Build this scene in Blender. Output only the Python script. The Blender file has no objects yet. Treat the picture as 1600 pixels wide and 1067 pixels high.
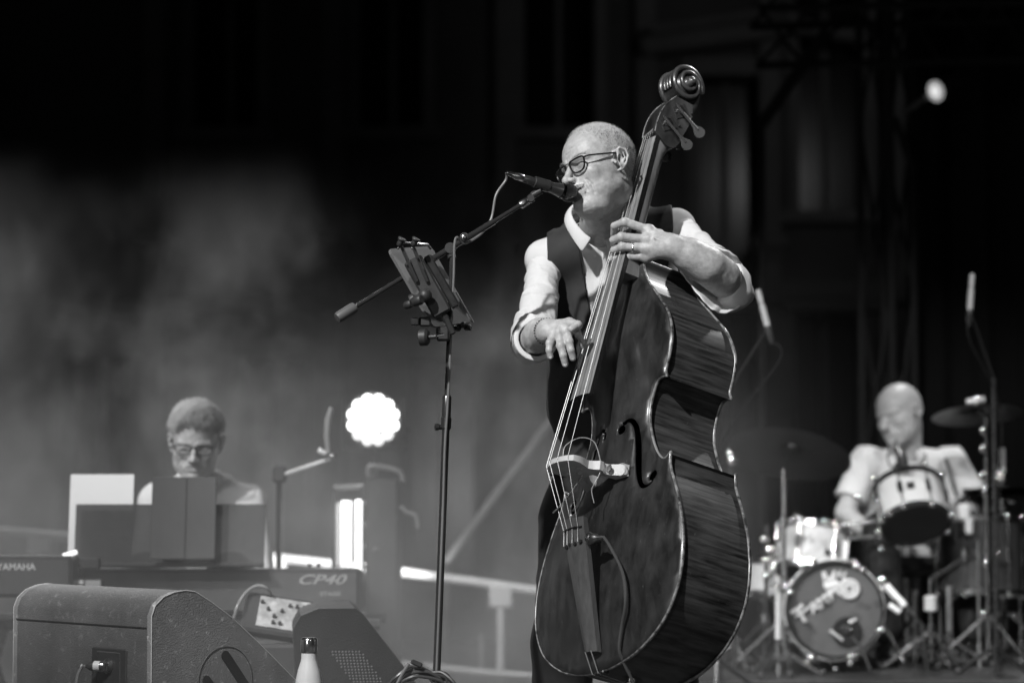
import bpy, math, random
import numpy as np
from mathutils import Vector, Matrix, Euler
from mathutils.geometry import delaunay_2d_cdt

# ------------------------------------------------------------------ camera, world, lights, exposure
scene = bpy.context.scene
COL = scene.collection
F_PX = 3778.0
CAM_Z = 0.82
PITCH = math.radians(3.44)
FOCUS = 6.22

cam_data = bpy.data.cameras.new('camera')
cam = bpy.data.objects.new('camera', cam_data)
COL.objects.link(cam)
cam.location = (0, 0, CAM_Z)
cam.rotation_euler = (math.radians(90) + PITCH, 0, 0)
cam_data.sensor_width = 36.0
cam_data.lens = F_PX / 1600 * 36.0
cam_data.clip_start = 0.1
cam_data.clip_end = 500
cam_data.dof.use_dof = True
cam_data.dof.focus_distance = FOCUS
cam_data.dof.aperture_fstop = 2.0
cam_data.dof.aperture_blades = 9
scene.camera = cam

world = bpy.data.worlds.new('World')
scene.world = world
world.use_nodes = True
world.node_tree.nodes['Background'].inputs[0].default_value = (0.5, 0.5, 0.5, 1)
world.node_tree.nodes['Background'].inputs[1].default_value = 0.006

# ------------------------------------------------------------------ placing
_c, _s = math.cos(PITCH), math.sin(PITCH)
def P(px, py, Y):
    """World point on the plane y=Y seen at photo pixel (px,py) of the 1600 px wide photograph."""
    dx, dz = (px - 800) / F_PX, (533.5 - py) / F_PX
    d = Vector((dx, _c - dz * _s, _s + dz * _c))
    t = Y / d.y
    return Vector((0, 0, CAM_Z)) + d * t

def PN(px, py, Y):
    return np.array(P(px, py, Y))

def pxs(n, Y):
    return n / F_PX * Y

def lamp(name, kind, loc, target, power, size=0.1, spot=30, blend=0.4, grey=1.0):
    d = bpy.data.lights.new(name, kind)
    o = bpy.data.objects.new(name, d)
    COL.objects.link(o)
    o.location = loc
    v = Vector(target) - Vector(loc)
    o.rotation_euler = v.to_track_quat('-Z', 'Y').to_euler()
    d.energy = power
    d.color = (grey, grey, grey)
    if kind == 'SPOT':
        d.shadow_soft_size = size
        d.spot_size = math.radians(spot)
        d.spot_blend = blend
    elif kind == 'AREA':
        d.size = size
    return o

# stage lanterns on trusses outside the frame, plus added fill, glint and rail lamps
lamp('front_spot', 'SPOT', (-3.2, 0.6, 6.4), (0.25, 6.4, 1.25), 3500, 0.10, 26, 0.5)
lamp('front_fill_spot', 'SPOT', (3.0, -1.0, 3.6), (0.3, 6.5, 1.1), 130, 0.25, 34, 0.6)  # weak fill added from the front right
lamp('low_fill_spot', 'SPOT', (-2.6, 1.2, 0.9), (0.3, 6.3, 1.1), 110, 0.25, 30, 0.7)  # added low front fill, no footlight stands here
lamp('rear_spot', 'SPOT', (3.4, 10.2, 5.6), (0.35, 6.3, 1.3), 800, 0.12, 26, 0.5)
lamp('drum_spot', 'SPOT', (-.2, 2.0, 5.5), (1.75, 10.2, 0.8), 1500, 0.05, 26, 0.5)
lamp('drum_side_spot', 'SPOT', (4.6, 6.4, 4.6), (1.7, 9.9, .6), 420, 0.05, 34, 0.5)  # added for glints on the chrome of the kit
lamp('drum_back_spot', 'SPOT', (2.6, 11.9, 4.4), (1.5, 9.7, .5), 420, 0.05, 34, 0.5)  # second lamp added for chrome glints
lamp('added_rail_spot', 'SPOT', tuple(P(597, 800, 9.62)), tuple(P(520, 885, 10.9)), 300, 0.03, 46, 0.6)  # unseen lamp added behind the cabinet to brighten the rail
lamp('keys_spot', 'SPOT', (-4.8, 3.2, 6.0), (-1.25, 8.2, 0.8), 3000, 0.15, 30, 0.5)
SMOKE_LAMPS = [
    lamp('smoke_spot', 'SPOT', (-3.0, 14.0, 6.2), (-1.5, 9.0, 0.3), 1150, 0.2, 40, 0.9),
]

scene.view_settings.view_transform = 'Standard'
scene.view_settings.look = 'None'
scene.view_settings.exposure = 0.0
scene.view_settings.gamma = 1.0
scene.view_settings.use_curve_mapping = False
scene.render.engine = 'CYCLES'
cy = scene.cycles
cy.use_denoising = True
cy.max_bounces = 6
cy.diffuse_bounces = 2
cy.glossy_bounces = 3
cy.transmission_bounces = 5
cy.transparent_max_bounces = 10
cy.volume_bounces = 0
cy.volume_step_rate = 1.0
cy.volume_max_steps = 96
cy.sample_clamp_indirect = 4.0
cy.use_adaptive_sampling = True
cy.adaptive_threshold = 0.02

# ------------------------------------------------------------------ materials (everything neutral: a black and white photograph)
_mats = {}
def mat(name, base=0.5, rough=0.5, metal=0.0, var=0.0, vscale=8.0, bump=0.0, bscale=60.0, spec=0.5,
        coat=0.0, emit=0.0, stretch=(1, 1, 1), sss=0.0, alpha=None, trans=0.0, detail=4.0, rvar=0.0):
    if name in _mats:
        return _mats[name]
    m = bpy.data.materials.new(name)
    m.use_nodes = True
    nt = m.node_tree
    b = nt.nodes['Principled BSDF']
    L = nt.links
    b.inputs['Base Color'].default_value = (base, base, base, 1)
    b.inputs['Roughness'].default_value = rough
    b.inputs['Metallic'].default_value = metal
    b.inputs['Specular IOR Level'].default_value = spec
    b.inputs['Coat Weight'].default_value = coat
    b.inputs['Coat Roughness'].default_value = 0.12
    if trans:
        b.inputs['Transmission Weight'].default_value = trans
    if sss:
        b.inputs['Subsurface Weight'].default_value = sss
        b.inputs['Subsurface Radius'].default_value = (1, 1, 1)
        b.inputs['Subsurface Scale'].default_value = 0.004
    if emit:
        b.inputs['Emission Color'].default_value = (1, 1, 1, 1)
        b.inputs['Emission Strength'].default_value = emit
    if alpha is not None:
        b.inputs['Alpha'].default_value = alpha
    if var or bump or rvar:
        tc = nt.nodes.new('ShaderNodeTexCoord')
        mp = nt.nodes.new('ShaderNodeMapping')
        mp.inputs['Scale'].default_value = stretch
        L.new(tc.outputs['Object'], mp.inputs['Vector'])
    if var or rvar:
        n = nt.nodes.new('ShaderNodeTexNoise')
        n.inputs['Scale'].default_value = vscale
        n.inputs['Detail'].default_value = detail
        n.inputs['Roughness'].default_value = 0.62
        L.new(mp.outputs[0], n.inputs['Vector'])
    if var:
        r = nt.nodes.new('ShaderNodeMapRange')
        r.inputs['From Min'].default_value = 0.3
        r.inputs['From Max'].default_value = 0.7
        r.inputs['To Min'].default_value = max(0, base * (1 - var))
        r.inputs['To Max'].default_value = min(1, base * (1 + var))
        L.new(n.outputs['Fac'], r.inputs['Value'])
        L.new(r.outputs[0], b.inputs['Base Color'])
    if rvar:
        r2 = nt.nodes.new('ShaderNodeMapRange')
        r2.inputs['From Min'].default_value = 0.3
        r2.inputs['From Max'].default_value = 0.7
        r2.inputs['To Min'].default_value = max(0.02, rough - rvar)
        r2.inputs['To Max'].default_value = min(1, rough + rvar)
        L.new(n.outputs['Fac'], r2.inputs['Value'])
        L.new(r2.outputs[0], b.inputs['Roughness'])
    if bump:
        n2 = nt.nodes.new('ShaderNodeTexNoise')
        n2.inputs['Scale'].default_value = bscale
        n2.inputs['Detail'].default_value = 3
        L.new(mp.outputs[0], n2.inputs['Vector'])
        bp = nt.nodes.new('ShaderNodeBump')
        bp.inputs['Strength'].default_value = bump
        bp.inputs['Distance'].default_value = 0.01
        L.new(n2.outputs['Fac'], bp.inputs['Height'])
        L.new(bp.outputs[0], b.inputs['Normal'])
    _mats[name] = m
    return m

CHROME = mat('chrome', 0.85, 0.17, 1.0, rvar=0.04, vscale=20)
STEEL = mat('brushed_steel', 0.45, 0.3, 1.0, rvar=0.1, vscale=20)
BLACKM = mat('black_metal', 0.025, 0.28, 0.0, spec=0.7, rvar=0.08, vscale=30)
BLACKP = mat('black_plastic', 0.03, 0.5, 0.0, rvar=0.1, vscale=30, bump=0.05, bscale=300)
RUBBER = mat('rubber', 0.04, 0.6)
CABLE = mat('cable_rubber', 0.06, 0.38, spec=0.6)

# ------------------------------------------------------------------ objects
def tag(o, label=None, cat=None, group=None, kind=None):
    if label: o['label'] = label
    if cat: o['category'] = cat
    if group: o['group'] = group
    if kind: o['kind'] = kind
    return o

def thing(name, label, cat, loc=(0, 0, 0), rot=(0, 0, 0), group=None):
    o = bpy.data.objects.new(name, None)
    o.empty_display_size = 0.1
    COL.objects.link(o)
    o.location = loc
    o.rotation_euler = rot
    return tag(o, label, cat, group)

def obj_from(name, verts, faces, m, parent=None, sharp=35, world=False, smooth=True):
    me = bpy.data.meshes.new(name)
    v = np.asarray(verts, dtype=float)
    if world and parent is not None:
        # verts in world space -> parent's space
        chain, p = Matrix.Identity(4), parent
        while p is not None:
            chain = Matrix.LocRotScale(p.location, p.rotation_euler, p.scale) @ chain
            p = p.parent
        A = np.array(chain.inverted())
        v = v @ A[:3, :3].T + A[:3, 3]
    me.from_pydata(v.tolist(), [], faces if isinstance(faces, list) else faces.tolist())
    me.update()
    if smooth:
        me.polygons.foreach_set('use_smooth', np.ones(len(me.polygons), dtype=bool))
        if sharp and sharp < 180:
            me.set_sharp_from_angle(angle=math.radians(sharp))
    if m is not None:
        me.materials.append(m)
    o = bpy.data.objects.new(name, me)
    COL.objects.link(o)
    if parent is not None:
        o.parent = parent
    return o

def frames(pts):
    """Parallel-transport frames along a polyline."""
    pts = [Vector(p) for p in pts]
    n = len(pts)
    T = []
    for i in range(n):
        a = pts[max(0, i - 1)]; b = pts[min(n - 1, i + 1)]
        t = (b - a)
        T.append(t.normalized() if t.length > 1e-9 else Vector((0, 0, 1)))
    u = T[0].orthogonal().normalized()
    out = []
    for i in range(n):
        u = (u - T[i] * u.dot(T[i]))
        u = u.normalized() if u.length > 1e-9 else T[i].orthogonal().normalized()
        out.append((pts[i], T[i], u, T[i].cross(u)))
    return out

class MB:
    """Collects primitives and links them as one mesh object."""
    def __init__(self): self.v = []; self.f = []
    def add(self, v, f):
        b = len(self.v)
        self.v += [tuple(x) for x in v]
        self.f += [tuple(i + b for i in q) for q in f]
        return self
    def box(self, c, s, rot=None, bevel=0.0):
        c = Vector(c); hx, hy, hz = s[0] / 2, s[1] / 2, s[2] / 2
        R = Euler(rot).to_matrix() if rot is not None and not isinstance(rot, Matrix) else (rot or Matrix.Identity(3))
        if bevel <= 0:
            pts = [Vector((x, y, z)) for x in (-hx, hx) for y in (-hy, hy) for z in (-hz, hz)]
            f = [(0, 1, 3, 2), (4, 6, 7, 5), (0, 4, 5, 1), (2, 3, 7, 6), (0, 2, 6, 4), (1, 5, 7, 3)]
            return self.add([c + R @ p for p in pts], f)
        b = min(bevel, hx * .98, hy * .98, hz * .98)
        pts = []; idx = {}
        for sx in (-1, 1):
            for sy in (-1, 1):
                for sz in (-1, 1):
                    for ax in range(3):
                        p = [sx * (hx - b), sy * (hy - b), sz * (hz - b)]
                        p[ax] = (sx, sy, sz)[ax] * (hx, hy, hz)[ax]
                        idx[(sx, sy, sz, ax)] = len(pts); pts.append(Vector(p))
        f = []
        for ax in range(3):
            o1, o2 = [a for a in range(3) if a != ax]
            for s_ in (-1, 1):
                q = []
                for a, b2 in ((-1, -1), (1, -1), (1, 1), (-1, 1)):
                    k = [0, 0, 0]; k[ax] = s_; k[o1] = a; k[o2] = b2
                    q.append(idx[(k[0], k[1], k[2], ax)])
                f.append(tuple(q))
        for ax in range(3):            # edges parallel to ax
            o1, o2 = [a for a in range(3) if a != ax]
            for a in (-1, 1):
                for b2 in (-1, 1):
                    k0 = [0, 0, 0]; k1 = [0, 0, 0]
                    k0[ax], k1[ax] = -1, 1
                    k0[o1] = k1[o1] = a; k0[o2] = k1[o2] = b2
                    f.append((idx[(*k0, o1)], idx[(*k1, o1)], idx[(*k1, o2)], idx[(*k0, o2)]))
        for sx in (-1, 1):
            for sy in (-1, 1):
                for sz in (-1, 1):
                    f.append(tuple(idx[(sx, sy, sz, a)] for a in range(3)))
        return self.add([c + R @ p for p in pts], f)
    def tube(self, pts, r, n=10, caps=True, closed=False):
        pts = [Vector(p) for p in pts]
        rr = r if isinstance(r, (list, tuple)) else [r] * len(pts)
        fr = frames(pts)
        v, f = [], []
        for (c, t, u, w), ra in zip(fr, rr):
            for k in range(n):
                a = 2 * math.pi * k / n
                v.append(c + (u * math.cos(a) + w * math.sin(a)) * ra)
        m = len(pts)
        for i in range(m - 1):
            for k in range(n):
                k2 = (k + 1) % n
                f.append((i * n + k, i * n + k2, (i + 1) * n + k2, (i + 1) * n + k))
        if closed:
            for k in range(n):
                k2 = (k + 1) % n
                f.append(((m - 1) * n + k, (m - 1) * n + k2, k2, k))
        elif caps:
            f.append(tuple(reversed(range(n)))); f.append(tuple((m - 1) * n + k for k in range(n)))
        return self.add(v, f)
    def cyl(self, a, b, r, n=20, r2=None):
        return self.tube([a, b], [r, r if r2 is None else r2], n)
    def lathe(self, origin, axis, prof, n=32, close=True):
        """prof: list of (radius, height along axis)."""
        o = Vector(origin); ax = Vector(axis).normalized(); u = ax.orthogonal().normalized(); w = ax.cross(u)
        v, f = [], []
        for r, h in prof:
            for k in range(n):
                a = 2 * math.pi * k / n
                v.append(o + ax * h + (u * math.cos(a) + w * math.sin(a)) * max(r, 1e-5))
        for i in range(len(prof) - 1):
            for k in range(n):
                k2 = (k + 1) % n
                f.append((i * n + k, i * n + k2, (i + 1) * n + k2, (i + 1) * n + k))
        if close:
            f.append(tuple(reversed(range(n)))); f.append(tuple((len(prof) - 1) * n + k for k in range(n)))
        return self.add(v, f)
    def torus(self, c, axis, R, r, n=40, m=8, arc=(0, 2 * math.pi)):
        ax = Vector(axis).normalized(); u = ax.orthogonal().normalized(); w = ax.cross(u); c = Vector(c)
        full = abs(arc[1] - arc[0] - 2 * math.pi) < 1e-6
        cnt = n if full else n + 1
        pts = [c + (u * math.cos(arc[0] + (arc[1] - arc[0]) * k / n) + w * math.sin(arc[0] + (arc[1] - arc[0]) * k / n)) * R for k in range(cnt)]
        return self.tube(pts, r, m, closed=full)
    def sphere(self, c, r, n=16, m=10, scale=(1, 1, 1)):
        v, f = [], []
        c = Vector(c)
        for i in range(m + 1):
            th = math.pi * i / m
            for k in range(n):
                a = 2 * math.pi * k / n
                v.append(c + Vector((r * scale[0] * math.sin(th) * math.cos(a), r * scale[1] * math.sin(th) * math.sin(a), r * scale[2] * math.cos(th))))
        for i in range(m):
            for k in range(n):
                k2 = (k + 1) % n
                f.append((i * n + k, (i + 1) * n + k, (i + 1) * n + k2, i * n + k2))
        return self.add(v, f)
    def prism(self, poly, y0, y1, xf=lambda p: p):
        """poly: 2D points (x,z); extruded from y0 to y1."""
        n = len(poly)
        v = [xf(Vector((x, y0, z))) for x, z in poly] + [xf(Vector((x, y1, z))) for x, z in poly]
        f = [tuple(reversed(range(n))), tuple(range(n, 2 * n))]
        f += [(i, (i + 1) % n, n + (i + 1) % n, n + i) for i in range(n)]
        return self.add(v, f)
    def build(self, name, m, parent=None, world=False, sharp=35, smooth=True):
        return obj_from(name, self.v, self.f, m, parent, sharp, world, smooth)

def arc_pts(p0, p1, p2, n=16):
    p0, p1, p2 = Vector(p0), Vector(p1), Vector(p2)
    return [p0.lerp(p1, t).lerp(p1.lerp(p2, t), t) for t in [i / n for i in range(n + 1)]]

def spline(pts, n=8, closed=False):
    """Catmull-Rom through points."""
    pts = [Vector(p) for p in pts]
    N = len(pts); out = []
    rng = range(N) if closed else range(N - 1)
    for i in rng:
        if closed:
            a, b, c, d = pts[(i - 1) % N], pts[i], pts[(i + 1) % N], pts[(i + 2) % N]
        else:
            a, b, c, d = pts[max(0, i - 1)], pts[i], pts[i + 1], pts[min(N - 1, i + 2)]
        for k in range(n):
            t = k / n
            out.append(0.5 * ((2 * b) + (c - a) * t + (2 * a - 5 * b + 4 * c - d) * t * t + (3 * b - a - 3 * c + d) * t ** 3))
    if not closed: out.append(pts[-1])
    return out

def copy_tree(o, parent=None):
    c = o.copy(); COL.objects.link(c); c.parent = parent
    if parent is not None: c.matrix_parent_inverse = o.matrix_parent_inverse.copy()
    for ch in [x for x in bpy.data.objects if x.parent == o]:
        copy_tree(ch, c)
    return c

# ------------------------------------------------------------------ sculpting with distance fields
def smin(a, b, k):
    h = np.maximum(k - np.abs(a - b), 0) / k
    return np.minimum(a, b) - h * h * k * 0.25
def smax(a, b, k): return -smin(-a, -b, k)
def s_ell(p, c, r, R=None):
    q = p - np.asarray(c, np.float32)
    if R is not None: q = q @ np.asarray(R, np.float32)
    r = np.asarray(r, np.float32)
    k0 = np.sqrt(((q / r) ** 2).sum(1)); k1 = np.sqrt(((q / (r * r)) ** 2).sum(1)) + 1e-9
    return k0 * (k0 - 1) / k1
def s_sph(p, c, r):
    return np.sqrt(((p - np.asarray(c, np.float32)) ** 2).sum(1)) - r
def s_cone(p, a, b, ra, rb, flat=None):
    a = np.asarray(a, np.float32); b = np.asarray(b, np.float32)
    ba = b - a; pa = p - a
    t = np.clip((pa @ ba) / max(float(ba @ ba), 1e-12), 0, 1)
    return np.sqrt(((pa - t[:, None] * ba) ** 2).sum(1)) - (ra + (rb - ra) * t)
def s_chain(p, pts, rs, k=0.01):
    d = s_cone(p, pts[0], pts[1], rs[0], rs[1])
    for i in range(1, len(pts) - 1):
        d = smin(d, s_cone(p, pts[i], pts[i + 1], rs[i], rs[i + 1]), k)
    return d
def s_plane(p, c, n):
    n = np.asarray(n, np.float32); n = n / np.linalg.norm(n)
    return (p - np.asarray(c, np.float32)) @ n

def _hash(ix, iy, iz):
    h = (ix * 374761393 + iy * 668265263 + iz * 2147483647) & 0xffffffff
    h = ((h ^ (h >> 13)) * 1274126177) & 0xffffffff
    return ((h ^ (h >> 16)) & 0xffff) / 65535.0
def vnoise(p):
    i = np.floor(p).astype(np.int64); f = p - i
    f = f * f * (3 - 2 * f)
    out = 0
    for dx in (0, 1):
        wx = f[:, 0] if dx else 1 - f[:, 0]
        for dy in (0, 1):
            wy = f[:, 1] if dy else 1 - f[:, 1]
            for dz in (0, 1):
                wz = f[:, 2] if dz else 1 - f[:, 2]
                out = out + wx * wy * wz * _hash(i[:, 0] + dx, i[:, 1] + dy, i[:, 2] + dz)
    return out * 2 - 1
def ridged(p): return 1 - np.abs(vnoise(p)) * 2

def sdf_mesh(fn, lo, hi, h, block=10, slack=1.4):
    lo = np.asarray(lo, float); hi = np.asarray(hi, float)
    nb = np.maximum(1, np.ceil((hi - lo) / (h * block)).astype(int))
    N = nb * block + 1
    bc = np.stack(np.meshgrid(*[np.arange(n) for n in nb], indexing='ij'), -1).reshape(-1, 3)
    cen = (lo + (bc + 0.5) * block * h).astype(np.float32)
    dc = fn(cen)
    F = np.repeat(np.repeat(np.repeat(np.sign(dc).reshape(nb), block, 0), block, 1), block, 2).astype(np.float32)
    F = np.pad(F, ((0, 1), (0, 1), (0, 1)), mode='edge')
    act = np.abs(dc) < block * h * 0.87 * slack + 0.004
    o = np.stack(np.meshgrid(*[np.arange(block + 1)] * 3, indexing='ij'), -1).reshape(-1, 3)
    ab = bc[act]
    step = max(1, 600000 // len(o))
    for s in range(0, len(ab), step):
        g = (ab[s:s + step, None, :] * block + o[None]).reshape(-1, 3)
        val = fn((lo + g * h).astype(np.float32)).astype(np.float32)
        F[g[:, 0], g[:, 1], g[:, 2]] = val
    S = F < 0
    c = [S[dx:dx + N[0] - 1, dy:dy + N[1] - 1, dz:dz + N[2] - 1] for dx in (0, 1) for dy in (0, 1) for dz in (0, 1)]
    allin = c[0].copy(); anyin = c[0].copy()
    for a in c[1:]:
        allin &= a; anyin |= a
    cells = np.argwhere(anyin & ~allin)
    if len(cells) == 0: return np.zeros((0, 3)), np.zeros((0, 4), int)
    M = N - 1
    key = -np.ones(M, dtype=np.int64)
    key[cells[:, 0], cells[:, 1], cells[:, 2]] = np.arange(len(cells))
    corner = np.array([(dx, dy, dz) for dx in (0, 1) for dy in (0, 1) for dz in (0, 1)])
    vals = np.stack([F[cells[:, 0] + q[0], cells[:, 1] + q[1], cells[:, 2] + q[2]] for q in corner], 1)
    acc = np.zeros((len(cells), 3)); cnt = np.zeros(len(cells))
    for i in range(8):
        for j in range(i + 1, 8):
            if np.abs(corner[i] - corner[j]).sum() != 1: continue
            a, b = vals[:, i], vals[:, j]
            x = (a < 0) != (b < 0)
            t = np.where(x, a / np.where(np.abs(a - b) < 1e-12, 1, a - b), 0)
            pt = corner[i] + t[:, None] * (corner[j] - corner[i])
            acc += np.where(x[:, None], pt, 0); cnt += x
    V = lo + (cells + acc / np.maximum(cnt, 1)[:, None]) * h
    Q = []
    for ax in range(3):
        sl0 = [slice(None)] * 3; sl1 = [slice(None)] * 3
        sl0[ax] = slice(0, -1); sl1[ax] = slice(1, None)
        ch = S[tuple(sl0)] != S[tuple(sl1)]
        e = np.argwhere(ch)
        a1, a2 = (ax + 1) % 3, (ax + 2) % 3
        ok = (e[:, a1] > 0) & (e[:, a2] > 0) & (e[:, a1] < M[a1]) & (e[:, a2] < M[a2])
        e = e[ok]
        def cell(d1, d2):
            q = e.copy(); q[:, a1] -= d1; q[:, a2] -= d2
            return key[q[:, 0], q[:, 1], q[:, 2]]
        quad = np.stack([cell(1, 1), cell(0, 1), cell(0, 0), cell(1, 0)], 1)
        ins = S[e[:, 0], e[:, 1], e[:, 2]]
        quad[~ins] = quad[~ins][:, ::-1]
        Q.append(quad)
    Q = np.concatenate(Q)
    Q = Q[(Q >= 0).all(1)]
    return V, Q

def join_meshes(parts):
    V, F, b = [], [], 0
    for v, f in parts:
        V.append(np.asarray(v)); F += (np.asarray(f) + b).tolist(); b += len(v)
    return np.concatenate(V), F
# ================================================================== setting: stage floor, ground, night sky, building front, drapes
def struct(name, mb, m, **k):
    o = mb.build(name, m, None, **k); o['kind'] = 'structure'; return o
STAGE = mat('stage_floor_black', .035, .45, var=.4, vscale=3, bump=.1, bscale=40, rvar=.12)
GROUND = mat('ground_asphalt', .05, .9, var=.3, vscale=2, bump=.3, bscale=60)
STONE = mat('dark_stone', .12, .85, var=.25, vscale=.7, bump=.4, bscale=9)
STONE2 = mat('pale_stone_trim', .20, .8, var=.2, vscale=1.2, bump=.3, bscale=12)
DRAPE = mat('black_molton', .006, .95)
VOID = mat('dark_glass', .008, .2, spec=.3)
# ground as one sheet to the horizon
mb = MB(); mb.add([(-200, -200, -1.1), (200, -200, -1.1), (200, 200, -1.1), (-200, 200, -1.1)], [(0, 1, 2, 3)])
struct('ground', mb, GROUND)
# stage deck made of panels (joints are real gaps)
deck = thing('stage_floor', None, None, (0, 8.5, 0)); deck['kind'] = 'structure'
pm = MB().box((0, 0, -.03), (1.988, .988, .06), bevel=.006)
first = None
for i in range(-3, 4):
    for j in range(-4, 5):
        if first is None:
            first = pm.build('deck_panel', STAGE, deck); o = first
        else:
            o = first.copy(); COL.objects.link(o); o.parent = deck
        o.location = (i * 2.0 + .3, j * 1.0, 0)
mb = MB()
for x in (-6.5, -2.2, 2.2, 6.5):
    for y in (-4.2, 0, 4.2): mb.box((x, y, -.58), (.08, .08, 1.03))
mb.box((0.3, -4.47, -.55), (14, .02, .98))
mb.build('deck_legs', BLACKM, deck, smooth=False)
# low riser under the drums
riser = thing('drum_riser', 'low black platform under the drum kit at the right', 'platform', (1.9, 10.4, 0))
MB().box((0, 0, .075), (3.0, 2.4, .03), bevel=.004).build('top_board', STAGE, riser)
MB().box((0, -1.17, .03), (2.96, .02, .058)).build('front_board', BLACKM, riser)
for a in (-1.4, 1.4):
    for b in (-1.05, 1.05): MB().box((a, b, .03), (.06, .06, .058)).build('foot', BLACKM, riser)

# building across the square
FY = 24.0
fac = thing('palace_facade', 'dark stone building front with pilasters, cornice and black openings behind the stage', 'building', (0, FY, -1.1))
def fx(px): return (px - 800) / F_PX * FY
def fz(py): return P(800, py, FY).z + 1.1
mb = MB()
openings = [(1092, 1188, 122, 700), (1240, 1350, 470, 1010), (860, 960, 520, 900), (640, 740, 560, 900), (380, 480, 560, 900), (100, 200, 560, 900), (820, 930, -300, 200), (560, 660, -300, 200), (300, 400, -300, 200), (1250, 1350, -300, 330), (1500, 1600, 500, 1000)]
xs = sorted({fx(-900), fx(2300)} | {fx(a) for o in openings for a in o[:2]})
zs = sorted({0, fz(-700)} | {fz(a) for o in openings for a in o[2:]})
for i in range(len(xs) - 1):
    for j in range(len(zs) - 1):
        cx, cz = (xs[i] + xs[i + 1]) / 2, (zs[j] + zs[j + 1]) / 2
        if any(fx(o[0]) < cx < fx(o[1]) and fz(o[3]) < cz < fz(o[2]) for o in openings): continue
        mb.box((cx, .25, cz), (xs[i + 1] - xs[i], .5, zs[j + 1] - zs[j]))
mb.build('wall', STONE, fac, smooth=False)
for o in openings:
    w, h = fx(o[1]) - fx(o[0]), fz(o[2]) - fz(o[3]); cx, cz = (fx(o[0]) + fx(o[1])) / 2, (fz(o[2]) + fz(o[3])) / 2
    win = MB().box((cx, .42, cz), (w, .02, h)).build('window', VOID, fac, smooth=False)
    fr = MB()
    fr.box((cx - w / 2 - .06, -.04, cz), (.12, .10, h + .24)); fr.box((cx + w / 2 + .06, -.04, cz), (.12, .10, h + .24)); fr.box((cx, -.05, cz + h / 2 + .10), (w + .34, .14, .17)); fr.box((cx, -.07, cz - h / 2 - .07), (w + .4, .2, .12))
    fr.build('window_frame', STONE2, win, smooth=False)
    MB().box((cx, .38, cz), (.06, .05, h)).build('mullion', STONE2, win, smooth=False)
for px in (1203, 1398, 1010, 790, 520, 240, -40, 1620):
    p = MB(); w = .20 if px != 1398 else .22
    p.box((fx(px), -.10, fz(400) - 1.5), (w, .2, fz(-260) - 0)); 
    o = p.build('pilaster', STONE2, fac, smooth=False)
    c = MB(); c.box((fx(px), -.14, fz(383)), (w + .16, .28, .14), bevel=.03); c.box((fx(px), -.12, fz(383) - .12), (w + .08, .24, .08), bevel=.02)
    c.build('capital', STONE2, o)
# sloping pediment mouldings over the tall opening
def bar(px0, py0, px1, py1, t, name, y=-.2, dep=.4):
    a = Vector((fx(px0), y, fz(py0))); b = Vector((fx(px1), y, fz(py1))); d = b - a
    ang = math.atan2(d.z, d.x)
    MB().box((a + b) / 2, (d.length, dep, t), rot=(0, -ang, 0), bevel=.03).build(name, STONE2, fac)
bar(1000, 82, 1225, 52, .20, 'pediment_moulding')
bar(1010, 62, 1230, 30, .10, 'pediment_moulding', -.3, .5)
bar(1225, 48, 1500, 92, .14, 'pediment_moulding')
bar(-700, 480, 1420, 480, .12, 'string_course', -.1, .2)
lamp('square_light', 'SPOT', (3.5, 15.5, 5.0), (2.3, 24.0, 4.9), 60, .3, 46, .9)
# black drape at the right, hung in folds
def drape(name, x0, x1, Y, z0, z1, label):
    n = int((x1 - x0) / .035); v, f = [], []
    for i in range(n + 1):
        x = x0 + (x1 - x0) * i / n
        yy = .05 * math.sin(x * 23) + .02 * math.sin(x * 51 + 1)
        v += [(x, Y + yy, z0), (x + .01 * math.sin(x * 9), Y + yy * 1.2, z1)]
        if i: b = 2 * i; f.append((b - 2, b, b + 1, b - 1))
    o = obj_from(name, v, f, DRAPE, None, 180); m = o.modifiers.new('t', 'SOLIDIFY'); m.thickness = .004
    return tag(o, label, 'curtain')
XD = P(1419, 500, 13.6).x
drape('black_curtain', XD, 5.2, 13.6, -.9, 5.2, 'tall black stage drape hanging behind the drummer at the far right')
# ================================================================== the double bass pose (needed by the hands too)
BASS_LOC = (0.2197, 6.0171, 0.4001)
BASS_ROT = (-0.2734, -0.2219, -0.9669)
BM = Matrix.LocRotScale(Vector(BASS_LOC), Euler(BASS_ROT), None)
def BW(x, y, z): return BM @ Vector((x, y, z))
def string_y(z): return -0.198 + (z - 0.465) * 0.2

SKIN = mat('skin', 0.44, 0.42, var=0.19, vscale=70, bump=0.14, bscale=330, sss=0.10, spec=0.45)
SHIRT = mat('white_shirt', 0.70, 0.8, var=0.05, vscale=14, bump=0.12, bscale=500, spec=0.2)
VEST = mat('dark_waistcoat', 0.038, 0.72, var=0.12, vscale=30, bump=0.12, bscale=700, spec=0.25)
TROUSER = mat('dark_trousers', 0.022, 0.8, var=0.2, vscale=12, bump=0.1, bscale=400, spec=0.2)
HAIRM = mat('grey_hair', 0.42, 0.55, spec=0.4)
HAIRD = mat('dark_grey_hair', 0.12, 0.6, spec=0.3)
WHISK = mat('white_whiskers', 0.85, 0.55, spec=0.4)
SHOE = mat('black_leather', 0.02, 0.3, spec=0.6)

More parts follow.
